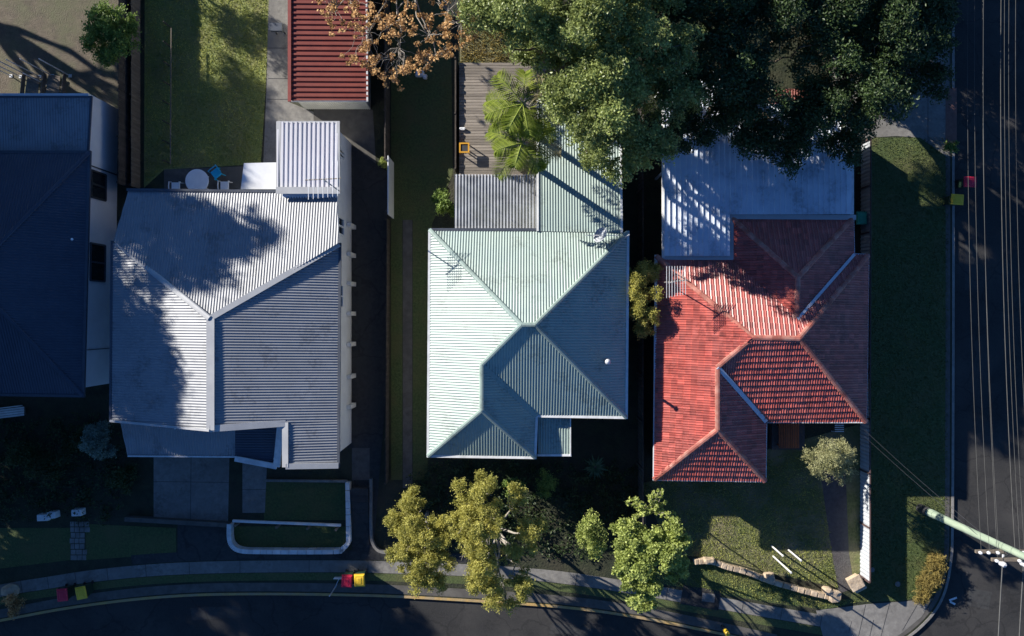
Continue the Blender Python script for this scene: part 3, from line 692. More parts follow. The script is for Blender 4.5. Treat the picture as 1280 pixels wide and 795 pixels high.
mb = MB(); up = Vector((0, 0, .105)); mb.beam(r3 + up, a4 + up, .20, .03); mb.beam(r6 + up, a7 + up, .14, .03); each(mb, 'valley', 'gutter_blue', rf)
mb = MB(); gutter(mb, [a1, a2]); mb.build('gutter', 'gutter_blue', h4)
mb = MB(); gutter(mb, [a2, a3, a4, a5]); mb.build('gutter', 'gutter_white', h4)
mb = MB(); gutter(mb, [a5, a6, a7, a8], .10); mb.build('gutter', 'gutter_blue', h4)
mb = MB(); gutter(mb, [W(830, 322, ze + .04), a10, a9, a8], .24, .08, .08); mb.build('gutter', 'flash_grey', h4)
eave = [a1, a2, a3, a4, a5, a6, a7, a8, a9, a10]; ins = inset(eave, .45); mb = MB(); mb.prism([(p.x, p.y) for p in ins], 0, ze - .12); mb.build('wall', 'wall_brick', h4)
mb = MB(); mb.face([Vector((p.x, p.y, ze - .1)) for p in inset(eave, .05)]); mb.build('soffit', 'soffit', h4)
PR = (.265, [(0, 0), (.03, .06), (.065, .06), (.095, 0)])
mb = MB(); zp0, zp1 = 3.28, 3.35
ribs(mb, pts3([(830, 90, zp0), (912, 90, zp0), (912, 320, zp1), (830, 320, zp1)]), PR, Vector((0, 1, 0)), .05); ribs(mb, pts3([(912, 130, zp0), (1064, 130, zp0), (1064, 268, zp1), (912, 268, zp1)]), PR, Vector((0, 1, 0)), .05)
pr_ = mb.build('patio_roof', 'roof_bluewhite', h4); pr_['label'] = 'pale blue-white ribbed steel patio roof under the trees'
mb = MB(); mb.beam(W(829, 90, zp0), W(829, 322, zp0), .12, .16); mb.beam(W(1065, 130, zp0), W(1065, 268, zp0), .12, .16); each(mb, 'patio_gutter', 'gutter_white', h4)
mb = MB()
for x, y in ((834, 100), (900, 100), (1055, 140), (834, 210)): p = W(x, y, 3.25); mb.beam(Vector((p.x, p.y, G)), p, .09, .09)
each(mb, 'patio_post', 'white', h4)
antenna(h4, W(845, 351.5, 5.6), .1, .72, 8, 3.6, .86)
mb = MB(); p = W(957, 545, .9); mb.box((W(986, 546, .6).x, W(986, 546, .6).y, .3), (1.7, 1.35, .42)); mb.build('porch_floor', 'brickpath', h4)
pg = thing('slatted_bench', W(986, 545, .5), 'red brown timber slatted bench on the front porch under the tiled eave', 'bench')
mb = MB()
for i in range(9): mb.box(W(974.5 + i * 2.9, 545, .93) , (.085, 1.25, .035), 0, random.random())
mb.build('seat', 'timber_red', pg)
mb = MB()
for y in (534, 545, 556): mb.box(W(986, y, .885), (1.02, .07, .05))
mb.build('seat_frame', 'timber_red', pg)
for x, y in ((975, 533), (998, 533), (975, 557), (998, 557)):
    p = W(x, y, .9); mb = MB(); mb.beam(Vector((p.x, p.y, .5)), Vector((p.x, p.y, .86)), .07, .07); mb.build('leg', 'timber_red', pg)

# ---- red shed
zs = 2.15
sh = thing('shed', W(412, 70, G), 'shed with red ribbed steel roof and cream corrugated walls', 'shed')
s4 = pts3([(361, -70, zs + .1), (459, -70, zs + .02), (461, 126, zs + .02), (361, 126, zs + .1)])
mb = MB(); ribs(mb, s4, (.255, [(0, 0), (.10, .055), (.45, .055), (.55, 0)]), Vector((1, 0, 0)), .04); rf = mb.build('roof', 'roof_red', sh)
mb = MB(); mb.beam(W(362, -70, zs + .2), W(362, 127, zs + .2), .16, .1); mb.build('barge', 'red_trim', sh)
mb = MB(); mb.beam(W(457.8, -70, zs + .05), W(459.3, 127, zs + .05), .08, .12); mb.beam(W(361, 126.6, zs + .02), W(460, 126.6, zs + .02), .05, .1); mb.build('gutter', 'gutter_white', sh)
mb = MB(); y0 = W(0, 137).y; xa, xb = W(382, 0).x, W(464, 0).x; per = .11
pl = [(xa, W(0, -60, 2).y), (xb, W(0, -60, 2).y), (xb, y0)]
x = xb
k = 0
while x > xa + .06:
    x -= per / 2; k += 1; pl.append((x, y0 - (.03 if k % 2 else 0)))
pl.append((xa, y0)); mb.prism(pl, 0, zs - .02); mb.build('wall', 'wall_cream', sh)
# ---- small red roof glimpsed under the big trees
sh2 = thing('shed', W(1000, 140, G), 'small red corrugated roofed shed glimpsed through the dark tree crowns', 'shed')
s4 = pts3([(968, 112, 2.9), (1032, 112, 2.9), (1032, 168, 3.05), (968, 168, 3.05)]); mb = MB(); ribs(mb, s4, rib=Vector((0, 1, 0)), lift=.1); mb.build('roof', 'roof_red', sh2)
mb = MB(); mb.prism([(p.x, p.y) for p in inset(s4, .25)], 0, 2.88); mb.build('wall', 'wall_brick', sh2)
# ---- deck
dk = thing('timber_deck', W(610, 150, G), 'weathered grey timber deck behind the pale green roofed house', 'deck')
zd = 1.05; mb = MB(); y = 80
while y < 219:
    a = W(574, y, zd); mb.box(((W(574, y, zd).x + W(700, y, zd).x) / 2, a.y, zd - .015), (W(700, y, zd).x - W(574, y, zd).x, .128, .03), 0, random.random()); y += 3.55
mb.build('deck_boards', 'deck', dk)
mb = MB(); mb.box(((W(575, 0, zd).x + W(698, 0, zd).x) / 2, (W(0, 81, zd).y + W(0, 217, zd).y) / 2, (zd - .04 + G) / 2), (W(698, 0, zd).x - W(575, 0, zd).x, W(0, 81, zd).y - W(0, 217, zd).y, zd - .04 - G)); mb.build('deck_frame', 'timber_dark', dk)

# ================================================================== FENCES AND WALLS
def fence(name, pts, z, label, m, mode='paling', post=2.4, z0=G, rail='timber_dark', cat='fence'):
    pts = [Vector((p.x, p.y, z0)) for p in pts]; root = thing(name, pts[0], label, cat)
    pan = MB(); po = MB(); ra = MB()
    for a, b in zip(pts[:-1], pts[1:]):
        L = (b - a).length; d = (b - a).normalized(); s = Vector((-d.y, d.x, 0)); k = 0.
        if mode == 'paling':
            while k < L:
                h = z * random.uniform(.97, 1.02); c = a + d * (k + .05) + s * random.uniform(-.006, .006)
                pan.box((c.x, c.y, z0 + h / 2), (.094, .02, h), math.atan2(d.y, d.x), random.random()); k += .102
        else:
            prof = [(0, .0), (.04, .022), (.09, .022), (.13, 0)]
            xs = []
            while k < L:
                for f, h in prof:
                    if k + f < L: xs.append((k + f, h))
                k += .20
            xs.append((L, 0.))
            for (x0, h0), (x1, h1) in zip(xs[:-1], xs[1:]):
                p, q = a + d * x0 + s * h0, a + d * x1 + s * h1; e = s * -.012
                pan.face([p, q, q + Vector((0, 0, z)), p + Vector((0, 0, z))], .5); pan.face([q + e, p + e, p + e + Vector((0, 0, z)), q + e + Vector((0, 0, z))], .5)
        n = max(1, round(L / post))
        for i in range(n + 1):
            c = a + d * (L * i / n) - s * .04; po.box((c.x, c.y, z0 + z / 2 + .01), (.07, .08, z + .04), math.atan2(d.y, d.x))
        for hz in ((.25, z - .2) if mode == 'paling' else (z - .005,)):
            o_ = -s * .045 if mode == 'paling' else s * .005
            ra.beam(a + o_ + Vector((0, 0, hz)), b + o_ + Vector((0, 0, hz)), .05, .07)
    pan.build('panel', m, root); each(po, 'post', rail, root); each(ra, 'rail', rail, root)
    return root
fence('paling_fence', [W(169, -260), W(169, 235)], 1.7, 'dark timber paling fence between dirt yard and back lawn', 'timber_dark')
fence('paling_fence', [W(176.5, -260), W(176.5, 235)], 1.0, 'low weathered grey timber fence along the back lawn edge', 'timber')
fence('paling_fence', [W(487.5, -260), W(487.5, 205)], 1.5, 'dark timber paling fence between the red shed and the deck', 'timber_dark')
fence('paling_fence', [W(487.5, 277), W(486, 600)], .9, 'low dark timber fence beside the shaded asphalt driveway', 'timber_dark')
fence('paling_fence', [W(572, 82), W(572, 216)], 1.15, 'dark timber fence along the edge of the raised deck', 'timber_dark')
fence('steel_fence', [W(797, 130), W(797, 690)], 1.6, 'dark steel fence in the gap between green and tiled roofs', 'timber_dark', 'steel')
fence('steel_fence', [W(1075, 180), W(1074, 520), W(1074, 718)], 1.15, 'long pale ribbed steel fence beside the tiled house with brown posts', 'fence_pale', 'steel', 2.5, rail='fence_rail')
fr = thing('wire_fence', W(214, 40, G), 'thin low rail fence on the shaded side of the back lawn', 'fence')
mb = MB(); mb.beam(W(214, 35, .9), W(213, 205, .9), .04, .05); mb.beam(W(214, 35, .45), W(213, 205, .45), .02, .02); each(mb, 'rail', 'timber', fr)
mb = MB()
for i in range(8): p = W(214 - i / 7, 35 + i * 24.2, 0); mb.beam(Vector((p.x, p.y, G)), Vector((p.x, p.y, .95)), .05, .05)
each(mb, 'post', 'timber_dark', fr)
sc = thing('screen_panel', W(492.5, 240, G), 'tall white sheet screen standing at the end of the driveway fence', 'screen')
mb = MB(); mb.box((W(493, 0).x - .03, W(0, 239).y, 1.05), (.05, 2.9, 1.9)); mb.build('sheet', 'white', sc)
mb = MB()
for y in (209, 269): p = W(492.2, y); mb.box((p.x - .09, p.y, 1.05), (.07, .07, 2.0))
each(mb, 'post', 'steel_dark', sc)
# block wall curving round the front grass
cl = smoothline([(291, 652), (291, 668), (294, 678), (304, 684.5), (330, 686), (420, 686), (430, 683), (437, 676), (438, 665), (437, 600)], 5)
bw = thing('garden_wall', W(364, 686, G), 'low white block wall curving round the dark front grass', 'wall'); mb = MB()
acc = 0
for i in range(len(cl) - 1):
    a, b = W(*cl[i]), W(*cl[i + 1]); L = (b - a).length; n = max(1, round(L / .42))
    for k in range(n):
        p, q = a.lerp(b, k / n), a.lerp(b, (k + .94) / n)
        mb.beam(p + Vector((0, 0, .33)), q + Vector((0, 0, .33)), .22, .5, random.random())
mb.build('blocks', 'block_white', bw)
rl = thing('timber_rail', W(360, 650, G), 'white and brown beam fence lying across the front grass', 'fence')
mb = MB(); mb.beam(W(291, 651, .7), W(426, 656.5, .7), .12, .14); mb.build('rail', 'block_white', rl)
mb = MB()
for x in (300, 351, 389, 424): p = W(x, 652 + (x - 291) * .04); mb.beam(Vector((p.x, p.y, G)), Vector((p.x, p.y, .85)), .1, .1)
each(mb, 'post', 'timber', rl)
ed = thing('retaining_wall', W(222, 655, G), 'blue grey retaining wall along the end of the concrete driveway slab', 'wall')
mb = MB(); mb.beam(W(158, 648, .32), W(288, 655.5, .32), .22, .42); mb.build('wall', 'concrete_dark', ed)
ed = thing('garden_edging', W(380, 600, G), 'thin pale concrete edging along the top of the front grass', 'edging')
mb = MB(); mb.beam(W(333, 600.5, .2), W(434, 601.5, .2), .12, .16); mb.build('edging', 'concrete', ed)
stp = thing('garden_steps', W(452, 645, G), 'dark concrete front steps between white wall and driveway kerb', 'steps'); mb = MB()
for i in range(8): mb.box((W(452, 0).x, W(0, 612 + i * 9).y, G + .02 + (8 - i) * .055 / 2), (.86, .36, (8 - i) * .055))
each(mb, 'step', 'asphalt_old', stp)
kw = thing('driveway_kerb', W(464, 640, G), 'narrow concrete kerb wall curving beside the front steps', 'wall')
kl = smoothline([(464, 598), (464, 660), (466, 678), (474, 688), (490, 691)], 4); mb = MB()
for a, b in zip(kl[:-1], kl[1:]): mb.beam(W(*a, .25), W(*b, .25), .14, .28)
mb.build('kerb_wall', 'concrete', kw)
for i, (x, y, w, l) in enumerate(((56, 646, .62, 'wide pale stone block farthest from the paver path'), (67, 643, .45, 'small pale stone block touching the wide one'), (98, 640, .55, 'square pale stone block at the head of the paver path'))):
    mb = MB(); mb.box(W(x, y, .35), (w, .36, .46), random.uniform(-.1, .1), .5, .92); o = mb.build('stone_block', 'block_white', org=W(x, y, G), bevel=.03); tag(o, l, 'block', None)
# sandstone front wall
def rock(mb, c, sx, sy, sz, seed, t=.5):
    rg = random.Random(seed); bm = bmesh.new(); bmesh.ops.create_icosphere(bm, subdivisions=2, radius=1)
    off = [rg.uniform(-1, 1) for _ in range(9)]
    i = len(mb.v)
    for v in bm.verts:
        p = v.co; k = 1 + .14 * math.sin(3 * p.x + off[0] * 3) + .12 * math.sin(4 * p.y + off[1] * 4) + .1 * math.sin(5 * p.z + off[2] * 4)
        f = [math.copysign(abs(a) ** .6, a) for a in p]
        mb.v.append((c[0] + f[0] * sx * k, c[1] + f[1] * sy * k, c[2] + f[2] * sz * k))
    for f in bm.faces: mb.f.append(tuple(i + v.index for v in f.verts)); mb.t.append(t)
    bm.free()
sw = thing('stone_wall', W(990, 728, G), 'low sandstone block wall along the front lawn edge', 'wall'); mb = MB()
sl = smoothline([(866, 700), (886, 699), (906, 706), (930, 712), (955, 722), (985, 731), (1010, 738), (1032, 743)], 3)
for i in range(len(sl) - 1):
    a, b = W(*sl[i]), W(*sl[i + 1]); c = (a + b) / 2; mb.beam(a.lerp(b, .03) + Vector((0, 0, .27)), a.lerp(b, .97) + Vector((0, 0, .27 + random.uniform(-.03, .03))), .27, .36, random.random())
mb.build('blocks', 'sand', sw, bevel=.03)
for x, y, s, l in ((960, 722, .33, 'rough sandstone boulder halfway along the front stone wall'), (1043, 744, .36, 'rounded sandstone boulder at the path end of the stone wall'), (1034, 738, .26, 'smaller sandstone boulder leaning on the wall end'), (886, 701, .26, 'shaded brown boulder at the far end of the stone wall')):
    mb = MB(); rock(mb, W(x, y, .36), s, s * .75, .26, x); tag(mb.build('boulder', 'sand', org=W(x, y, G)), l, 'boulder')
mb = MB(); mb.box(W(1070, 729, .5), (.62, .62, .76), .5, .6); mb.box(W(1070, 729, .92), (.7, .7, .09), .5, .7); tag(mb.build('stone_pillar', 'sand', org=W(1070, 729, G), bevel=.03), 'squat pale sandstone gate pillar at the end of the steel fence', 'pillar')
mb = MB(); rock(mb, W(12, 738, .3), .45, .32, .25, 5); tag(mb.build('boulder', 'sand', org=W(12, 738, G)), 'pale grey boulder beside the footpath near a reddish shrub', 'boulder')

# ================================================================== SMALL THINGS
def make_bin(name, lid, loc, rz, label):
    root = thing(name, (0, 0, 0), label, 'bin', 'wheelie bins')
    mb = MB(); i = 0
    lo, hi = (.21, .25), (.285, .34)
    v = []
    for z, (a, b) in ((.08, lo), (.98, hi)): v.append([(-a, -b, z), (a, -b, z), (a, b, z), (-a, b, z)])
    for k in range(4): mb.face([v[0][k], v[0][(k + 1) % 4], v[1][(k + 1) % 4], v[1][k]])
    mb.face(list(reversed(v[0]))); mb.box((0, 0, .96), (.60, .70, .05)); mb.build('body', 'bin_body', root)
    mb = MB(); mb.box((0, -.01, 1.005), (.62, .74, .03)); mb.box((0, -.02, 1.04), (.58, .66, .06), 0, .5, .86); mb.box((0, -.04, 1.075), (.3, .42, .03), 0, .5, .8); mb.build('lid', lid, root, bevel=.02)
    mb = MB(); mb.tube([(-.22, .40, .95), (.22, .40, .95)], .02, 6); mb.box((-.2, .37, .95), (.04, .08, .04)); mb.box((.2, .37, .95), (.04, .08, .04)); mb.build('handle', 'bin_body', root)
    for s in (-1, 1):
        mb = MB(); mb.tube([(s * .22, .27, .1), (s * .27, .27, .1)], .1, 12); mb.build('wheel', 'rubber', root)
    root.location = loc; root.rotation_euler = (0, 0, rz); root.scale = (.88, .88, .9); return root
by = make_bin('wheelie_bin', 'lid_yellow', W(453.5, 718, G), .04, 'yellow lidded wheelie bin beside the footpath, brightest of the bins')
br2 = make_bin('wheelie_bin', 'lid_red', W(438, 719, G), -.05, 'red lidded wheelie bin touching a bright yellow one near a thin white post')
bg = make_bin('wheelie_bin', 'lid_green', W(1067.5, 275, G), .0, 'green lidded wheelie bin between tiled roof and pale fence')
dup(by, W(1182, 252.5, .0) + Vector((.1, 0, 0)), 1.5, 'yellow lidded wheelie bin on the shaded road beside the verge lawn'); dup(br2, W(1200, 231, 0), 1.55, 'red lidded wheelie bin on the road, standing alone in dappled light')
dup(by, W(113, 733.5, G), .2, 'pale yellow lidded wheelie bin in deep shade at the footpath near paver path'); dup(br2, W(90, 736, G), .1, 'dark red lidded wheelie bin in deep shade near the paver path')
# patio furniture
tb = thing('patio_table', W(253, 229, G), 'round white plastic table on the back patio', 'table'); o3 = ORG[tb]
mb = MB(); mb.lathe(o3, [(.57, .68), (.6, .70), (.6, .72), (.57, .735), (.03, .735)], 32); mb.build('table_top', 'plastic_white', tb)
for k in range(4):
    mb = MB(); a = PI / 4 + k * PI / 2; mb.tube([o3 + Vector((math.cos(a) * .46, math.sin(a) * .46, 0)), o3 + Vector((math.cos(a) * .36, math.sin(a) * .36, .69))], .03, 7); mb.build('leg', 'plastic_white', tb)
def chair(loc, rz, m, label):
    r = thing('garden_chair', (0, 0, 0), label, 'chair', 'plastic chairs on the patio')
    mb = MB(); mb.box((0, 0, .42), (.44, .44, .035)); mb.build('seat', m, r, bevel=.015)
    mb = MB()
    for i in range(5): mb.beam((-.16 + i * .08, .21, .44), (-.16 + i * .08, .31, .84), .055, .02)
    mb.beam((-.22, .31, .85), (.22, .31, .85), .03, .07); mb.build('backrest', m, r)
    for s in (-1, 1):
        mb = MB(); mb.tube([(s * .25, .24, .66), (s * .27, 0, .66), (s * .26, -.22, .64), (s * .24, -.24, .42)], .026, 7); mb.build('arm', m, r)
        for y in (-.2, .2): mb = MB(); mb.tube([(s * .2, y, .42), (s * .25, y * 1.2, 0)], .024, 6); mb.build('leg', m, r)
    r.location = loc; r.rotation_euler = (0, 0, rz); return r
chair(W(224, 235, G), PI, 'plastic_white', 'white plastic garden chair on the shaded side of the round table')
chair(W(284.5, 234, G), PI, 'plastic_white', 'cream plastic garden chair between the round table and white tarp')
chair(W(274, 218.5, G), -.9, 'plastic_blue', 'bright blue plastic chair tilted against the round patio table')
lo = thing('shade_roof', W(325, 222, G), 'plain white flat shade roof beside the annex', 'shade')
mb = MB(); P_ = WL([(305, 204), (347, 203), (347, 236.5), (301, 236.5)], 3.3); mb.prism([(p.x, p.y) for p in P_], 3.27, 3.32); mb.build('sheet', 'white', lo)
for p in P_: mb = MB(); q = p * .97; mb.beam(Vector((q.x, q.y, G)), Vector((q.x, q.y, 3.27)), .05, .05); mb.build('leg', 'white', lo)
# dark box on the path beside the shed
bx = thing('garden_box', W(352, 40, G), 'small dark grey box on a post beside the red shed path', 'box'); mb = MB()
c = W(345.5, 35, 1.0); mb.box(c, (.60, .34, .30)); mb.build('body', 'gutter_dark', bx, bevel=.02); mb = MB(); mb.box(c + Vector((0, 0, .17)), (.66, .40, .04)); mb.build('lid', 'gutter_dark', bx)
for s in (-1, 1): mb = MB(); mb.beam(Vector((c.x + s * .22, c.y, G)), Vector((c.x + s * .22, c.y, .86)), .05, .05); mb.build('leg', 'steel_dark', bx)
# stool on the deck
sto = thing('deck_stool', W(581, 187, zd), 'yellow square framed stool on the timber deck', 'stool'); o3 = ORG[sto]; mb = MB()
for s in (-1, 1): mb.box(o3 + Vector((s * .22, 0, .45)), (.07, .5, .05)); mb.box(o3 + Vector((0, s * .22, .452)), (.37, .07, .05))
mb.build('frame', 'plastic_yellow', sto)
mb = MB(); mb.box(o3 + Vector((0, 0, .425)), (.37, .37, .025)); mb.build('seat', 'steel_dark', sto)
for a in (-1, 1):
    for b in (-1, 1): mb = MB(); mb.box(o3 + Vector((a * .22, b * .22, .21)), (.05, .05, .42)); mb.build('leg', 'plastic_yellow', sto)
mb = MB(); rock(mb, W(578, 161, zd + .08), .13, .08, .07, 3); tag(mb.build('cloth', 'plastic_white', org=W(578, 161, zd)), 'small crumpled white cloth on the deck edge near the yellow stool', 'cloth')
mb = MB(); rock(mb, W(525, 92, .35), .22, .16, .2, 8); rock(mb, W(531, 96, .3), .12, .1, .15, 9); tag(mb.build('plastic_bag', 'plastic_white', org=W(527, 94, G)), 'white plastic bag lying in the dark yard below brown leaved tree', 'bag')
# garden chair by the tiled house
gc = thing('garden_chair', W(1045, 533, G), 'small white metal garden chair under the tiled eave by the pale leafed tree', 'chair'); o3 = ORG[gc]
mb = MB()
for i in range(5): mb.box(o3 + Vector((0, -.2 + i * .1, .43)), (.46, .045, .025))
mb.build('seat', 'white', gc)
mb = MB()
for i in range(5): mb.beam(o3 + Vector((-.2 + i * .1, .22, .45)), o3 + Vector((-.2 + i * .1, .30, .85)), .03, .02)
mb.beam(o3 + Vector((-.24, .3, .86)), o3 + Vector((.24, .3, .86)), .04, .04); mb.build('backrest', 'white', gc)
for a in (-1, 1):
    for b in (-1, 1): mb = MB(); mb.tube([o3 + Vector((a * .2, b * .2, .43)), o3 + Vector((a * .24, b * .24, 0))], .02, 6); mb.build('leg', 'white', gc)
# white posts on the front lawn
for x, y, h, l in ((964, 682, 1.75, 'slim white post close behind the tallest post on the lawn'), (985, 687, 1.85, 'slim white post standing apart, towards the garden path'), (966, 695, 2.7, 'tallest slim white post on the lawn, beside the stone wall')):
    mb = MB(); p = W(x, y, G); mb.box(p + Vector((0, 0, h / 2)), (.06, .06, h), .3); mb.box(p + Vector((0, 0, h + .02)), (.08, .08, .05), .3); tag(mb.build('lawn_post', 'block_white', org=p), l, 'post', 'white posts on the front lawn')
# sign post, marker post, covers
sg = thing('sign_post', W(421, 731, G), 'thin white post with a short crossbar beside the kerb and red bin', 'post'); o3 = ORG[sg]
mb = MB(); mb.tube([o3, o3 + Vector((0, 0, 1.7))], .03, 7); mb.build('shaft', 'alu', sg); mb = MB(); mb.beam(W(417.5, 722.5, .5), W(430.5, 722.5, .5), .03, .3); mb.build('plate', 'white', sg); mb = MB(); mb.beam(W(424, 723, .45), o3 + Vector((0, 0, .45)), .03, .03); mb.build('bracket', 'alu', sg)
mp = thing('marker_post', W(903, 783, G), 'short yellow and black marker post at the kerb', 'post'); o3 = ORG[mp]
mb = MB(); mb.tube([o3, o3 + Vector((0, 0, .9))], .09, 10); mb.build('shaft', 'steel_dark', mp); mb = MB(); mb.lathe(o3, [(.095, .55), (.12, .57), (.13, .98), (.08, 1.03)], 12); mb.build('sleeve', 'lid_yellow', mp)
for x, y, r_, l in ((1090, 712, .13, 'small round pale service cover close to the steel fence end'), (1122, 730, .14, 'small round pale service cover in the middle of the verge lawn')):
    mb = MB(); mb.lathe(W(x, y, G), [(r_, .0), (r_, .03), (r_ * .8, .045), (.02, .045)], 16); tag(mb.build('service_cover', 'concrete', org=W(x, y, G)), l, 'cover')
mb = MB(); mb.box(W(885.5, 747, G + .025), (.66, .44, .03), -.12); tag(mb.build('service_cover', 'concrete', org=W(885.5, 747, G)), 'rectangular pale service pit lid on the footpath', 'cover')
mb = MB(); mb.box(W(876, 747, G + .016), (2.0, 1.0, .012), -.17); o = mb.build('asphalt_patch', 'asphalt'); o['kind'] = 'structure'
# bench at the lower left
gb = thing('garden_bench', W(12, 517, G), 'pale timber garden bench in shade below the navy roofed house', 'bench'); c = W(12, 516, .45)
mb = MB()
for i in range(4): mb.box(c + Vector((0, -.18 + i * .12, 0)), (1.5, .10, .03), .12, random.random())
mb.build('seat', 'block_white', gb)
mb = MB(); mb.box(c + Vector((-.03, .3, .22)), (1.5, .04, .28), .12); mb.build('backrest', 'block_white', gb)
for s in (-1, 1): mb = MB(); mb.box(c + Vector((s * .6, s * .07, -.18)), (.07, .4, .32), .12); mb.build('leg', 'timber', gb)

# ================================================================== POLE AND WIRES
pb = W(1150, 635, G); po = thing('power_pole', pb, 'tall grey green timber power pole with two crossarms on the verge lawn', 'power pole')
mb = MB(); n = 12; mb.tube([pb + Vector((random.gauss(0, .008), random.gauss(0, .008), 10.2 * i / n)) for i in range(n + 1)], [.20 - .06 * i / n for i in range(n + 1)], 12); mb.build('shaft', 'pole', po, smooth=True)
mb = MB(); mb.tube([pb, pb + Vector((0, 0, .9))], [.225, .215], 12); mb.build('base_sleeve', 'steel_dark', po)
mb = MB(); mb.tube([pb + Vector((0, 0, 1.1)), pb + Vector((0, 0, 1.5))], [.208, .205], 12); mb.build('band', 'lime' if False else 'pole', po)
ends = []
for z, yo, hw, m, pos in ((7.1, -.2, 1.2, 'timber', (-1.1, -.75, -.35, .35, .75, 1.1)), (8.1, -.25, 1.1, 'timber', (-1.0, -.05, .95))):
    c = pb + Vector((0, yo, z)); mb = MB(); mb.beam(c - Vector((hw, 0, 0)), c + Vector((hw, 0, 0)), .13, .12); ca = mb.build('crossarm', m, po)
    for x in pos:
        q = c + Vector((x, 0, .06)); mb = MB(); mb.tube([q, q + Vector((0, 0, .08))], .02, 6); mb.lathe(q, [(.055, .08), (.075, .12), (.05, .16), (.07, .19), (.03, .24)], 10); mb.build('insulator', 'ceramic', ca); ends.append(q + Vector((0, 0, .2)))
    for s in (-1, 1): mb = MB(); mb.beam(c + Vector((s * .6, .06, -.02)), pb + Vector((0, -.16, z - .55)), .04, .03); mb.build('brace', 'steel_dark', ca)
for x in (-.28, .62):
    q = pb + Vector((x, -.62, 7.55)); mb = MB(); mb.beam(pb + Vector((x, -.2, 7.55)), q, .06, .06); mb.lathe(q + Vector((0, 0, -.2)), [(.07, 0), (.11, .05), (.11, .3), (.06, .36)], 12); mb.build('fuse_housing', 'ceramic', po)
# wires north to the next pole beyond the frame
wn = ('first', 'second', 'third', 'fourth', 'fifth', 'sixth', 'seventh', 'eighth', 'ninth')
for i, e in enumerate(ends):
    far = W(1150 + (e.x - pb.x) * 24 - 6, -360, e.z); far = Vector((e.x - .1 * (i % 3) - .15, W(0, -420, 0).y, e.z + .6))
    pts = [e.lerp(far, k / 24) - Vector((0, 0, 1.2 * 4 * (k / 24) * (1 - k / 24))) for k in range(25)]
    mb = MB(); mb.tube(pts, .0075 if i not in (3, 8) else .013, 5)
    tag(mb.build('power_line', 'wire', org=e), 'thin pale overhead power line over the shaded road, %s from the kerb' % wn[sorted(range(9), key=lambda q: ends[q].x).index(i)], 'power line', 'overhead lines north of the pole')
for i, x in enumerate((-.28, .62)):
    e = pb + Vector((x, -.68, 7.5)); far = Vector((e.x - .5 + .0 * i, W(0, 1250).y, 7.9)); pts = [e.lerp(far, k / 12) - Vector((0, 0, .5 * 4 * (k / 12) * (1 - k / 12))) for k in range(13)]
    mb = MB(); mb.tube(pts, .028, 5); tag(mb.build('power_line', 'wire', org=e), 'thick pale overhead cable over the sunlit road corner, %s' % ('on the kerb side' if i == 0 else 'on the road side'), 'power line', 'overhead lines south of the pole')
for i, dy in enumerate((0, .25)):
    e = pb + Vector((-.1, dy, 5.5)); far = W(1080, 545 - i * 8, 3.2); pts = [e.lerp(far, k / 10) - Vector((0, 0, .3 * 4 * (k / 10) * (1 - k / 10))) for k in range(11)]
    mb = MB(); mb.tube(pts, .007, 5); tag(mb.build('service_cable', 'wire_dark', org=e), 'thin dark service cable from the power pole to the tiled house', 'cable', 'service cables to the tiled house')

# ================================================================== TREES AND PLANTS
EXEC_TREES = True
# big fig like crowns at the top
tree('fig_tree', W(730, 150, G), lobes_px([(650, 20, 9.0, 2.2, 2.0, 1.8), (720, 45, 9.6, 2.4, 2.2, 2.0), (722, 102, 8.0, 1.6, 1.6, 1.5), (765, 115, 9.0, 2.1, 2.0, 1.8), (790, 165, 7.6, 1.7, 1.6, 1.4), (748, 172, 6.8, 1.3, 1.1, 1.1), (800, 60, 9.2, 2.1, 2.2, 1.9), (632, -12, 8.4, 1.4, 1.4, 1.4), (660, -60, 9.2, 2.6, 2.0, 2.0), (770, -40, 9.8, 2.6, 2.4, 2.0), (845, 110, 7.6, 1.4, 1.4, 1.3), (662, 62, 5.6, 1.0, .9, .9)]),
     'broad sunlit grey green fig tree overhanging the pale green wing roof', m='fig', clumps=5600, per=30, leaf=.135, spread=.21, r0=.42, aspect=.55, shell=(.55, 1.), sub=(15, .36))
tree('evergreen_tree', W(930, 100, G), lobes_px([(880, 30, 7.4, 2.1, 2.1, 1.8), (930, 90, 6.8, 2.0, 1.9, 1.7), (905, 140, 5.8, 1.4, 1.1, 1.2), (975, 20, 7.4, 2.2, 2.2, 1.8), (985, 180, 5.2, 1.3, 1.3, 1.1), (1030, 140, 6.0, 1.5, 1.5, 1.3), (860, 165, 5.4, 1.1, .9, .9), (945, 172, 5.0, 1.1, .9, .9), (890, -60, 7.6, 2.3, 2, 1.9)]),
     'dark evergreen tree over the blue white patio roof', m='evergreen', clumps=3900, per=28, leaf=.14, spread=.24, r0=.34, sub=(14, .38))
tree('evergreen_tree', W(1080, 70, G), lobes_px([(1060, 20, 7.0, 2.3, 2.2, 1.8), (1080, 90, 6.6, 2.1, 1.9, 1.7), (1135, 40, 6.4, 1.8, 1.9, 1.6), (1140, 95, 5.4, 1.3, 1.1, 1.1), (1060, 140, 5.6, 1.5, 1.2, 1.2), (1150, -20, 6.8, 1.6, 1.6, 1.5), (1040, -50, 7.4, 2.2, 2, 1.9), (1055, 180, 4.6, .9, .8, .8)]),
     'very dark evergreen tree at the top corner beside the shaded road', m='evergreen', clumps=3400, per=28, leaf=.14, spread=.24, r0=.32, sub=(14, .38))
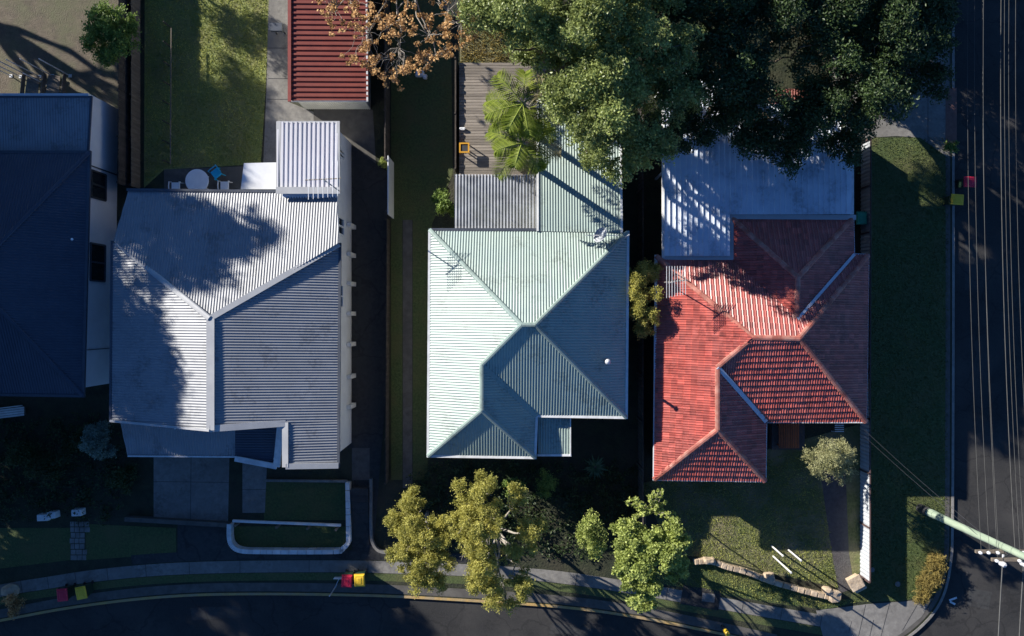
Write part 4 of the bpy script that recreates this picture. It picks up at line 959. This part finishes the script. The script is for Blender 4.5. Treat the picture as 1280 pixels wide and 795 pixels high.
for x, y, l in ((1050, 5, 'added sun blocking dark shrub below the very dark evergreen, away from the road'), (1095, 62, 'added sun blocking dark shrub below the very dark evergreen, by the paving'), (1120, -30, 'added sun blocking dark shrub at the road side of the evergreens'), (985, -30, 'added sun blocking dark shrub between the two evergreens'), (1060, -70, 'added sun blocking dark shrub behind the evergreens')):
    tree('shrub', W(x, y, G), lobes_px([(x, y, 1.6, 1.5, 1.5, 1.4), (x + 12, y + 14, 2.6, 1.3, 1.3, 1.2), (x - 14, y - 8, 2.8, 1.2, 1.2, 1.2)]), l, 'shrub', m='evergreen', clumps=420, per=24, leaf=.16, spread=.25, r0=.1)  # added shrubs: they stop low sun passing under the crowns to paving and road
# off-frame trees whose shade falls across the left houses and lawn
def shade_tree(px, py, top, r, label, n=1500):
    L = []; rg = random.Random(px)
    for i in range(9): a = rg.uniform(0, 6.28); d = rg.uniform(.2, .75) * r; c = W(px, py, 0); L.append((Vector((c.x + math.cos(a) * d, c.y + math.sin(a) * d, top - r * .48 - (top - 5.5) * .55 * i / 8)), r * .55, r * .55, r * .5))
    tree('gum_tree', W(px, py, G), L, label, m='dark_leaf', clumps=n, per=24, leaf=.30, spread=.42, r0=.36, twigs=1, sub=(5, .5))
shade_tree(-235, -108, 14.4, 4.2, 'tall dark gum tree standing well beyond the navy roofed house')
shade_tree(-240, -40, 15.7, 4.2, 'tall dark gum tree beyond the dirt yard, second of the gum row')
shade_tree(-268, 70, 15.9, 4.5, 'tallest dark gum tree in the middle of the gum row')
shade_tree(-285, 205, 14.5, 4.2, 'dark gum tree between the tallest gum and the shorter pair')
shade_tree(-120, 150, 9.8, 4.2, 'lower dark gum tree just beyond the navy roof')
shade_tree(-330, 340, 14.5, 4.4, 'dark gum tree beyond the shaded front garden')
shade_tree(-110, 400, 11.2, 4.2, 'dark gum tree just beyond the garden bench')
shade_tree(-200, 600, 9.3, 4.2, 'dark gum tree near the boulder and reddish shrub')
shade_tree(-135, 545, 6.8, 3.6, 'low dark gum tree between the taller gums and the paver path')
shade_tree(-150, 690, 7.1, 3.6, 'dark gum tree beside the far end of the footpath')
shade_tree(880, -215, 10.4, 4.4, 'tall dark tree beyond the fig tree, away from the road')
shade_tree(1010, -150, 9.2, 4.0, 'tall dark tree beyond the evergreen pair')
shade_tree(1075, -230, 9.8, 4.0, 'tall dark tree beside the far end of the shaded road')
tree('round_tree', W(140, -95, G), lobes_px([(130, -100, 3.6, 1.0, 1.0, .9), (150, -90, 3.3, .9, .9, .8), (120, -85, 2.8, .8, .8, .8)]), 'round green garden tree at the far end of the dirt yard', m='shrub_leaf', clumps=380, per=24, leaf=.13, spread=.2, r0=.09)
# garden trees and shrubs
tree('round_tree', W(150, 70, G), lobes_px([(128, 32, 3.8, .75, .7, .7), (150, 52, 3.4, .7, .75, .7), (122, 52, 3.1, .6, .6, .6), (145, 20, 3.9, .6, .55, .6), (160, 36, 3.3, .5, .55, .5), (138, 70, 2.8, .5, .45, .5)]), 'round green garden tree on the dirt yard by the paling fence', m='shrub_leaf', clumps=420, per=26, leaf=.13, spread=.2, r0=.09)
tree('shrub', W(556, 256, G), lobes_px([(556, 252, 1.3, .45, .5, .5), (560, 262, 1.1, .4, .4, .4), (551, 246, 1.0, .3, .35, .35)]), 'bright green shrub beside the clear patio roof', 'shrub', m='shrub_leaf', clumps=160, per=26, leaf=.11, spread=.14, r0=.05)
tree('olive_tree', W(535, 640, G), lobes_px([(520, 655, 4.6, 1.0, 1.1, .9), (508, 690, 4.4, .85, .9, .8), (545, 690, 4.5, .9, .9, .8), (522, 720, 4.1, .8, .7, .7), (515, 628, 4.2, .6, .6, .6), (498, 650, 4.0, .55, .6, .5), (553, 660, 4.2, .5, .7, .6), (545, 722, 3.8, .5, .5, .5)]),
     'yellow green tree over the footpath, smaller neighbour of a large yellow green tree', m='olive', bark='bark_pale', clumps=1500, per=26, leaf=.09, spread=.13, r0=.11, sub=(13, .36))
tree('olive_tree', W(615, 630, G), lobes_px([(598, 615, 5.6, .9, .9, .8), (585, 650, 5.5, .9, 1.0, .9), (610, 660, 5.8, .8, .9, .8), (595, 690, 5.2, .9, .9, .8), (620, 735, 4.8, .85, .8, .7), (600, 720, 4.8, .7, .7, .6), (668, 668, 4.9, .7, .75, .7), (645, 620, 5.0, .5, .55, .5), (650, 730, 4.6, .6, .7, .6), (632, 755, 4.4, .5, .4, .4), (640, 690, 4.9, .5, .5, .5)]),
     'large yellow green tree with bare pale branches over the kerb', m='olive', bark='bark_pale', clumps=1900, per=26, leaf=.09, spread=.13, r0=.13, twigs=4, sub=(12, .37))
tree('lime_tree', W(805, 640, G), lobes_px([(812, 690, 4.6, 1.3, 1.2, 1.0), (790, 670, 4.4, .8, .8, .8), (838, 668, 4.4, .7, .8, .7), (800, 730, 3.9, .9, .8, .8), (845, 705, 3.9, .5, .7, .6), (785, 700, 4.1, .6, .7, .6), (805, 750, 3.2, .5, .4, .4)]),
     'bright lime green rounded tree with a sprouting top by the footpath', m='lime', clumps=1900, per=24, leaf=.125, spread=.13, r0=.11, aspect=.7, sub=(13, .34))
sp = thing('sapling', W(812, 600, G), 'spiky pale green sapling behind the lime green tree, touching the tiled roof corner', 'sapling'); mb = MB(); P_ = []
b0 = W(812, 612, G); t0 = W(815, 640, 3.8); branch(mb, b0, t0, .05, .03)
for k in range(26):
    a = random.uniform(0, 6.28); e = t0 + Vector((math.cos(a) * random.uniform(.4, 1.5), abs(math.sin(a)) * random.uniform(.4, 1.6) - .3, random.uniform(-.3, .5))); pp = branch(mb, t0, e, .02, .006, .1, 4)
    for q in pp[1:]: P_.append(tuple(q))
mb.build('trunk', 'bark_pale', sp); leaf_mesh('crown', P_, R.uniform(.4, .9, len(P_)), .07, 14, .16, 'lime', sp, aspect=.55)
tree('shrub', W(736, 640, G), lobes_px([(735, 650, 2.2, .45, .45, .4), (740, 672, 2.0, .6, .6, .5), (745, 688, 1.6, .45, .35, .35), (728, 668, 1.7, .4, .4, .35)]), 'small silvery green shrub alone in the dark front garden', 'shrub', m='lime', clumps=230, per=24, leaf=.10, spread=.14, r0=.05)
tree('pale_tree', W(1028, 562, G), lobes_px([(1044, 560, 4.9, .7, .65, .7), (1040, 566, 4.0, .75, .7, .7), (1036, 570, 3.1, .8, .7, .7), (1025, 580, 3.4, .6, .6, .6), (1055, 580, 2.8, .6, .6, .5), (1042, 592, 3.2, .6, .4, .5), (1012, 574, 2.6, .35, .4, .35), (1062, 566, 2.7, .35, .4, .3)]),
     'pale grey green tree beside the tiled house front path', m='pale_leaf', bark='bark_pale', clumps=620, per=24, leaf=.105, spread=.12, r0=.08, aspect=.32, sub=(12, .36))
tree('hedge_tree', W(792, 385, G), lobes_px([(800, 372, 3.9, .7, .9, .7), (797, 345, 3.5, .6, .6, .6), (810, 395, 3.6, .5, .6, .5), (790, 392, 3.6, .4, .5, .4), (812, 340, 3.2, .45, .5, .5), (804, 410, 3.3, .45, .4, .4)]),
     'olive green tree squeezed between the green and tiled roofs', m='olive', clumps=700, per=26, leaf=.10, spread=.13, r0=.1, aspect=.4, sub=(12, .38))
tree('round_shrub', W(135, 552, G), lobes_px([(128, 552, 1.5, .72, .72, .65), (122, 556, 1.4, .5, .5, .5)]), 'round grey green shrub in the dark garden beside verandah roof', 'shrub', m='grey_leaf', clumps=300, per=26, leaf=.10, spread=.12, r0=.06)
for x, y, s, l in ((90, 560, .9, 'dark leafy shrub at the centre of the shaded front garden'), (55, 590, 1.0, 'dark leafy shrub behind the pale stone blocks'), (150, 600, .7, 'dark leafy shrub beside the concrete driveway slab'), (30, 570, .8, 'dark leafy shrub close to the garden bench')):
    tree('shrub', W(x, y, G), lobes_px([(x, y, .9 * s, .8 * s, .8 * s, .6), (x + 9, y - 8, .8 * s, .5, .5, .45)]), l, 'shrub', m='dark_leaf', clumps=130, per=22, leaf=.12, spread=.18, r0=.05)
tree('shrub', W(14, 752, G), lobes_px([(14, 752, .6, .35, .4, .35), (17, 763, .5, .3, .3, .3)]), 'reddish brown low shrub beside the pale boulder', 'shrub', m='brown_leaf', clumps=60, per=20, leaf=.12, spread=.14, r0=.03)
tree('grass_clump', W(1155, 723, G), lobes_px([(1166, 712, .5, .45, .55, .4), (1163, 728, .45, .5, .5, .4), (1152, 742, .4, .6, .4, .35), (1172, 700, .45, .3, .4, .3)]), 'yellow brown ornamental grass mound at the street corner', 'grass clump', m='dry_grass', clumps=260, per=26, leaf=.2, spread=.16, r0=.03, aspect=.16)
tree('shrub', W(1186, 186, G), lobes_px([(1188, 184, .5, .28, .28, .28)]), 'tiny bright shrub at the road edge by the red paving', 'shrub', m='shrub_leaf', clumps=40, per=16, leaf=.11, spread=.1, r0=.02)
tree('shrub', W(476, 200, G), lobes_px([(479, 204, .6, .25, .25, .25)]), 'tiny yellow green shrub at the driveway fence end', 'shrub', m='lime', clumps=40, per=16, leaf=.10, spread=.1, r0=.02)
# spiky plant
ag = thing('spiky_plant', W(743, 582, G), 'dark spiky leaved plant beside the porch in the front garden', 'plant')
for j in range(26):
    a = j * 2.4; L = random.uniform(.5, .85); c = ORG[ag] + Vector((0, 0, .35)); d = Vector((math.cos(a), math.sin(a), random.uniform(.1, .8))).normalized(); s = Vector((-d.y, d.x, 0)).normalized() * .05
    if j == 0: mb = MB()
    m_ = c + d * L * .5 + Vector((0, 0, .05)); e = c + d * L
    mb.face([c - s, c + s, m_ + s, m_ - s], random.random()); mb.face([m_ - s, m_ + s, e], random.random())
mb.build('fronds', 'agave', ag); mb = MB(); mb.tube([ORG[ag], ORG[ag] + Vector((0, 0, .4))], .08, 8); mb.build('stem', 'bark', ag)
for x, y, l in ((683, 600, 'small sunlit yellow green bush top below the porch roof'), (645, 608, 'small sunlit green bush top behind the large yellow green tree')):
    tree('shrub', W(x - 3, y - 10, G), lobes_px([(x, y, 2.6, .32, .3, .3), (x + 4, y + 5, 2.3, .3, .3, .3), (x - 3, y + 3, 1.6, .5, .5, .6)]), l, 'shrub', m='shrub_leaf', clumps=80, per=20, leaf=.12, spread=.13, r0=.04)
# dark ground cover in the front garden of house 3 (nobody could count it)
def scatter_px(poly, n):
    xs = [p[0] for p in poly]; ys = [p[1] for p in poly]; out = []
    while len(out) < n:
        x, y = random.uniform(min(xs), max(xs)), random.uniform(min(ys), max(ys)); ins = False; j = len(poly) - 1
        for i in range(len(poly)):
            if (poly[i][1] > y) != (poly[j][1] > y) and x < (poly[j][0] - poly[i][0]) * (y - poly[i][1]) / (poly[j][1] - poly[i][1]) + poly[i][0]: ins = not ins
            j = i
        if ins: out.append((x, y))
    return out
pp = scatter_px([(498, 600), (545, 578), (800, 578), (800, 700), (720, 695), (500, 690)], 620); P_ = [tuple(W(x, y, G + abs(random.gauss(0, .25)))) for x, y in pp]
o = leaf_mesh('ground_cover', P_, R.uniform(.1, .8, len(P_)), .25, 18, .15, 'dark_leaf'); o['kind'] = 'stuff'; o['label'] = 'dark leafy ground cover in the shaded front garden'
pp = scatter_px([(-60, 520), (150, 520), (150, 650), (-60, 650)], 420); P_ = [tuple(W(x, y, G + abs(random.gauss(0, .2)))) for x, y in pp]
o = leaf_mesh('undergrowth', P_, R.uniform(.1, .8, len(P_)), .25, 16, .15, 'dark_leaf'); o['kind'] = 'stuff'; o['label'] = 'dark undergrowth in the shaded front garden beside the verandah'
# grass blades
def blades(name, poly, dens, h, m, lab):
    a = 0
    P3 = [W(*p) for p in poly]
    ar = abs(sum(P3[k].x * P3[(k + 1) % len(P3)].y - P3[(k + 1) % len(P3)].x * P3[k].y for k in range(len(P3)))) / 2
    pp = scatter_px(poly, int(ar * dens)); n = len(pp); c = np.array([tuple(W(x, y, G + .006)) for x, y in pp])
    an = R.uniform(0, 2 * PI, n); s = np.stack([np.cos(an), np.sin(an), np.zeros(n)], 1) * .022; hh = R.uniform(.5, 1.2, n)[:, None] * h
    tip = c + np.stack([R.normal(0, .5, n), R.normal(0, .5, n), np.ones(n)], 1) * hh
    v = np.stack([c - s, c + s, tip], 1).reshape(-1, 3); f = np.arange(n * 3).reshape(n, 3).tolist()
    cl_ = .5 + .3 * np.sin(c[:, 0] * 1.7 + 1) * np.sin(c[:, 1] * 1.3) + R.normal(0, .2, n)
    o = mesh_obj(name, v, f, np.clip(cl_, 0, 1), m); o['kind'] = 'stuff'; o['label'] = lab
blades('grass', [(182, -40), (336, -40), (332, 110), (326, 205), (205, 210), (182, 230)], 420, .07, 'blade', 'short sunlit grass of the back lawn behind the grey roofed house')
blades('grass', [(1089, 172), (1185, 172), (1184, 700), (1170, 740), (1128, 750), (1066, 752), (1080, 718), (1085, 500)], 160, .07, 'blade_shaded', 'short shaded grass of the verge beside the road')
blades('grass', [(800, 606), (1020, 560), (1042, 705), (1048, 735), (960, 714), (905, 699), (840, 692)], 260, .08, 'blade', 'patchy grass of the tiled house front lawn')
blades('grass', [(840, 699), (905, 708), (1035, 749), (1085, 751), (1030, 760), (960, 752), (880, 738), (800, 724)], 220, .08, 'blade', 'rough grass strip between stone wall and footpath')
blades('grass', [(576, -30), (640, -30), (640, 78), (576, 78)], 300, .14, 'dry_grass', 'dry grass behind the timber deck')
# palms
def palm(root, base, ztop, nf, L, dead=3):
    base = Vector(base); top = Vector((base.x, base.y, ztop)); mb = MB(); n = 10
    mb.tube([base + Vector((math.sin(i * .8) * .02, math.cos(i) * .02, (ztop - base.z) * i / n)) for i in range(n + 1)], [.19 - .06 * i / n for i in range(n + 1)], 10); mb.build('trunk', 'bark_pale', root, smooth=True)
    for k in range(nf):
        a = 2 * PI * k / nf + random.uniform(-.25, .25); el = random.choice((-.15, .1, .35, .7, 1.0)) + random.uniform(-.1, .1); ln = L * random.uniform(.8, 1.12); isd = k < dead; el = -.2 if isd else el
        d = Vector((math.cos(a), math.sin(a), 0)); s = Vector((-d.y, d.x, 0)); f = MB(); m = 25; P = []
        for i in range(m + 1):
            t = i / m; P.append(top + d * (ln * math.sin(t * 1.15) / .91 * math.cos(el * .5)) + Vector((0, 0, ln * (math.sin(el) * t - (.62 if not isd else .75) * t * t))))
        f.tube(P[::2] + [P[-1]], [.03 * (1 - .8 * j / 14) for j in range(len(P[::2] + [P[-1]]))], 4, .6)
        for i in range(3, m + 1):
            t = i / m; w = (.60 + random.uniform(-.07, .07)) * math.sin(PI * min(1, .14 + t * .86)) ** .7
            for sg_ in (-1, 1):
                p = P[i]; e = p + (s * sg_ * .92 + d * (.42 + .4 * t)) * w + Vector((0, 0, -.30 * w + random.gauss(0, .05)))
                q = d * .021; f.face([p - q, p + q, p.lerp(e, .55) + q * 1.25 + Vector((0, 0, .06)), e, p.lerp(e, .55) - q * 1.25 + Vector((0, 0, .06))], min(1, max(0, random.gauss(.55, .22))))
        f.build('frond', 'frond_dead' if isd and k != 1 else 'frond', root)
p1 = thing('palm_tree', W(649, 180, G), 'tall palm with broad green fronds leaning over the deck, behind its twin', 'palm'); b = W(652, 160, 3.5); palm(p1, Vector((b.x, b.y, G)), 7.8, 12, 1.75, 3)
p2 = thing('palm_tree', W(649, 210, G), 'tall palm over the clear patio roof, nearer the pale green house', 'palm'); b = W(651, 199, 3.5); palm(p2, Vector((b.x, b.y, G)), 7.0, 11, 1.6, 3)
# brown leaved tree at the top
bt = thing('brown_tree', W(508, -70, G), 'bare branched tree with clusters of dry brown leaves over the red shed', 'tree'); mb = MB(); base = ORG[bt]; fork = W(505, -75, 4.2); branch(mb, base, fork, .2, .13, .06)
tips = []
for i in range(330):
    x = random.uniform(392, 588); y = random.uniform(-95, 104)
    lim = 104 - abs(x - 500) ** 1.6 / 18.
    if x < 440: lim = min(lim, 30 + (x - 392) * 1.2)
    if y < lim: tips.append((x, y))
for x in (428, 436, 440, 455, 462, 470, 476, 480, 490, 497, 505, 533, 540, 547, 556, 561, 570, 578, 585): tips.append((x, 104 - abs(x - 490) ** 1.5 / 17. - random.uniform(0, 12)))
hubs = [W(x, y, z) for x, y, z in ((440, 0, 5.4), (462, 40, 5.3), (485, 30, 5.8), (500, 60, 5.6), (535, 45, 5.9), (560, 15, 6.0), (545, 70, 5.6), (470, -30, 6.2), (520, -20, 6.6), (575, 30, 5.6), (420, 10, 5.0))]
for h in hubs: branch(mb, fork, h, .05, .022, .2, 6)
TP = []
for x, y in tips:
    e = W(x, y, random.uniform(4.6, 6.6)); h = min(hubs, key=lambda q: (q - e).length); branch(mb, h, e, .014, .006, .3, 5); TP.append(tuple(e))
mb.build('trunk', 'bark_pale', bt, smooth=True)
TP = np.array(TP); TP = np.concatenate([TP, TP[::2] + R.normal(0, .22, (len(TP[::2]), 3))])
leaf_mesh('crown', TP, R.uniform(.2, .9, len(TP)), .12, 26, .12, 'brown_leaf', bt, aspect=.75)

# ================================================================== LIGHT, CAMERA
EL = math.radians(22); DX, DY = .829, .559           # shadows fall toward +x, -y
to_sun = Vector((-DX * math.cos(EL), DY * math.cos(EL), math.sin(EL)))
sd = bpy.data.lights.new('sun', 'SUN'); sd.energy = 5.0; sd.angle = math.radians(.5); sd.color = (1., .955, .88)
so = bpy.data.objects.new('sun', sd); C.objects.link(so); so.rotation_euler = (-to_sun).to_track_quat('-Z', 'Y').to_euler(); so.location = (0, 0, 60)
w = bpy.data.worlds.new('World'); SC.world = w; w.use_nodes = True; nt = w.node_tree; nt.nodes.clear()
sk = nt.nodes.new('ShaderNodeTexSky'); sk.sky_type = 'NISHITA'; sk.sun_disc = False; sk.sun_elevation = EL; sk.sun_rotation = math.atan2(to_sun.x, to_sun.y)
sk.air_density = .85; sk.dust_density = .1; sk.ozone_density = 10.0; sk.altitude = 200
bgd = nt.nodes.new('ShaderNodeBackground'); bgd.inputs[1].default_value = .075; ow = nt.nodes.new('ShaderNodeOutputWorld')
nt.links.new(sk.outputs[0], bgd.inputs[0]); nt.links.new(bgd.outputs[0], ow.inputs[0])
cd = bpy.data.cameras.new('camera'); cd.sensor_width = 36; cd.lens = 36 * F / 1280; cd.clip_end = 2000; cd.clip_start = .5
co = bpy.data.objects.new('camera', cd); C.objects.link(co); co.location = (0, 0, H); SC.camera = co
vs = SC.view_settings; vs.view_transform = 'Standard'; vs.look = 'None'; vs.gamma = 1; vs.exposure = .95; vs.use_curve_mapping = False
SC.render.resolution_x, SC.render.resolution_y = 1024, 636
SC.cycles.max_bounces = 6; SC.cycles.transparent_max_bounces = 8; SC.cycles.use_denoising = True
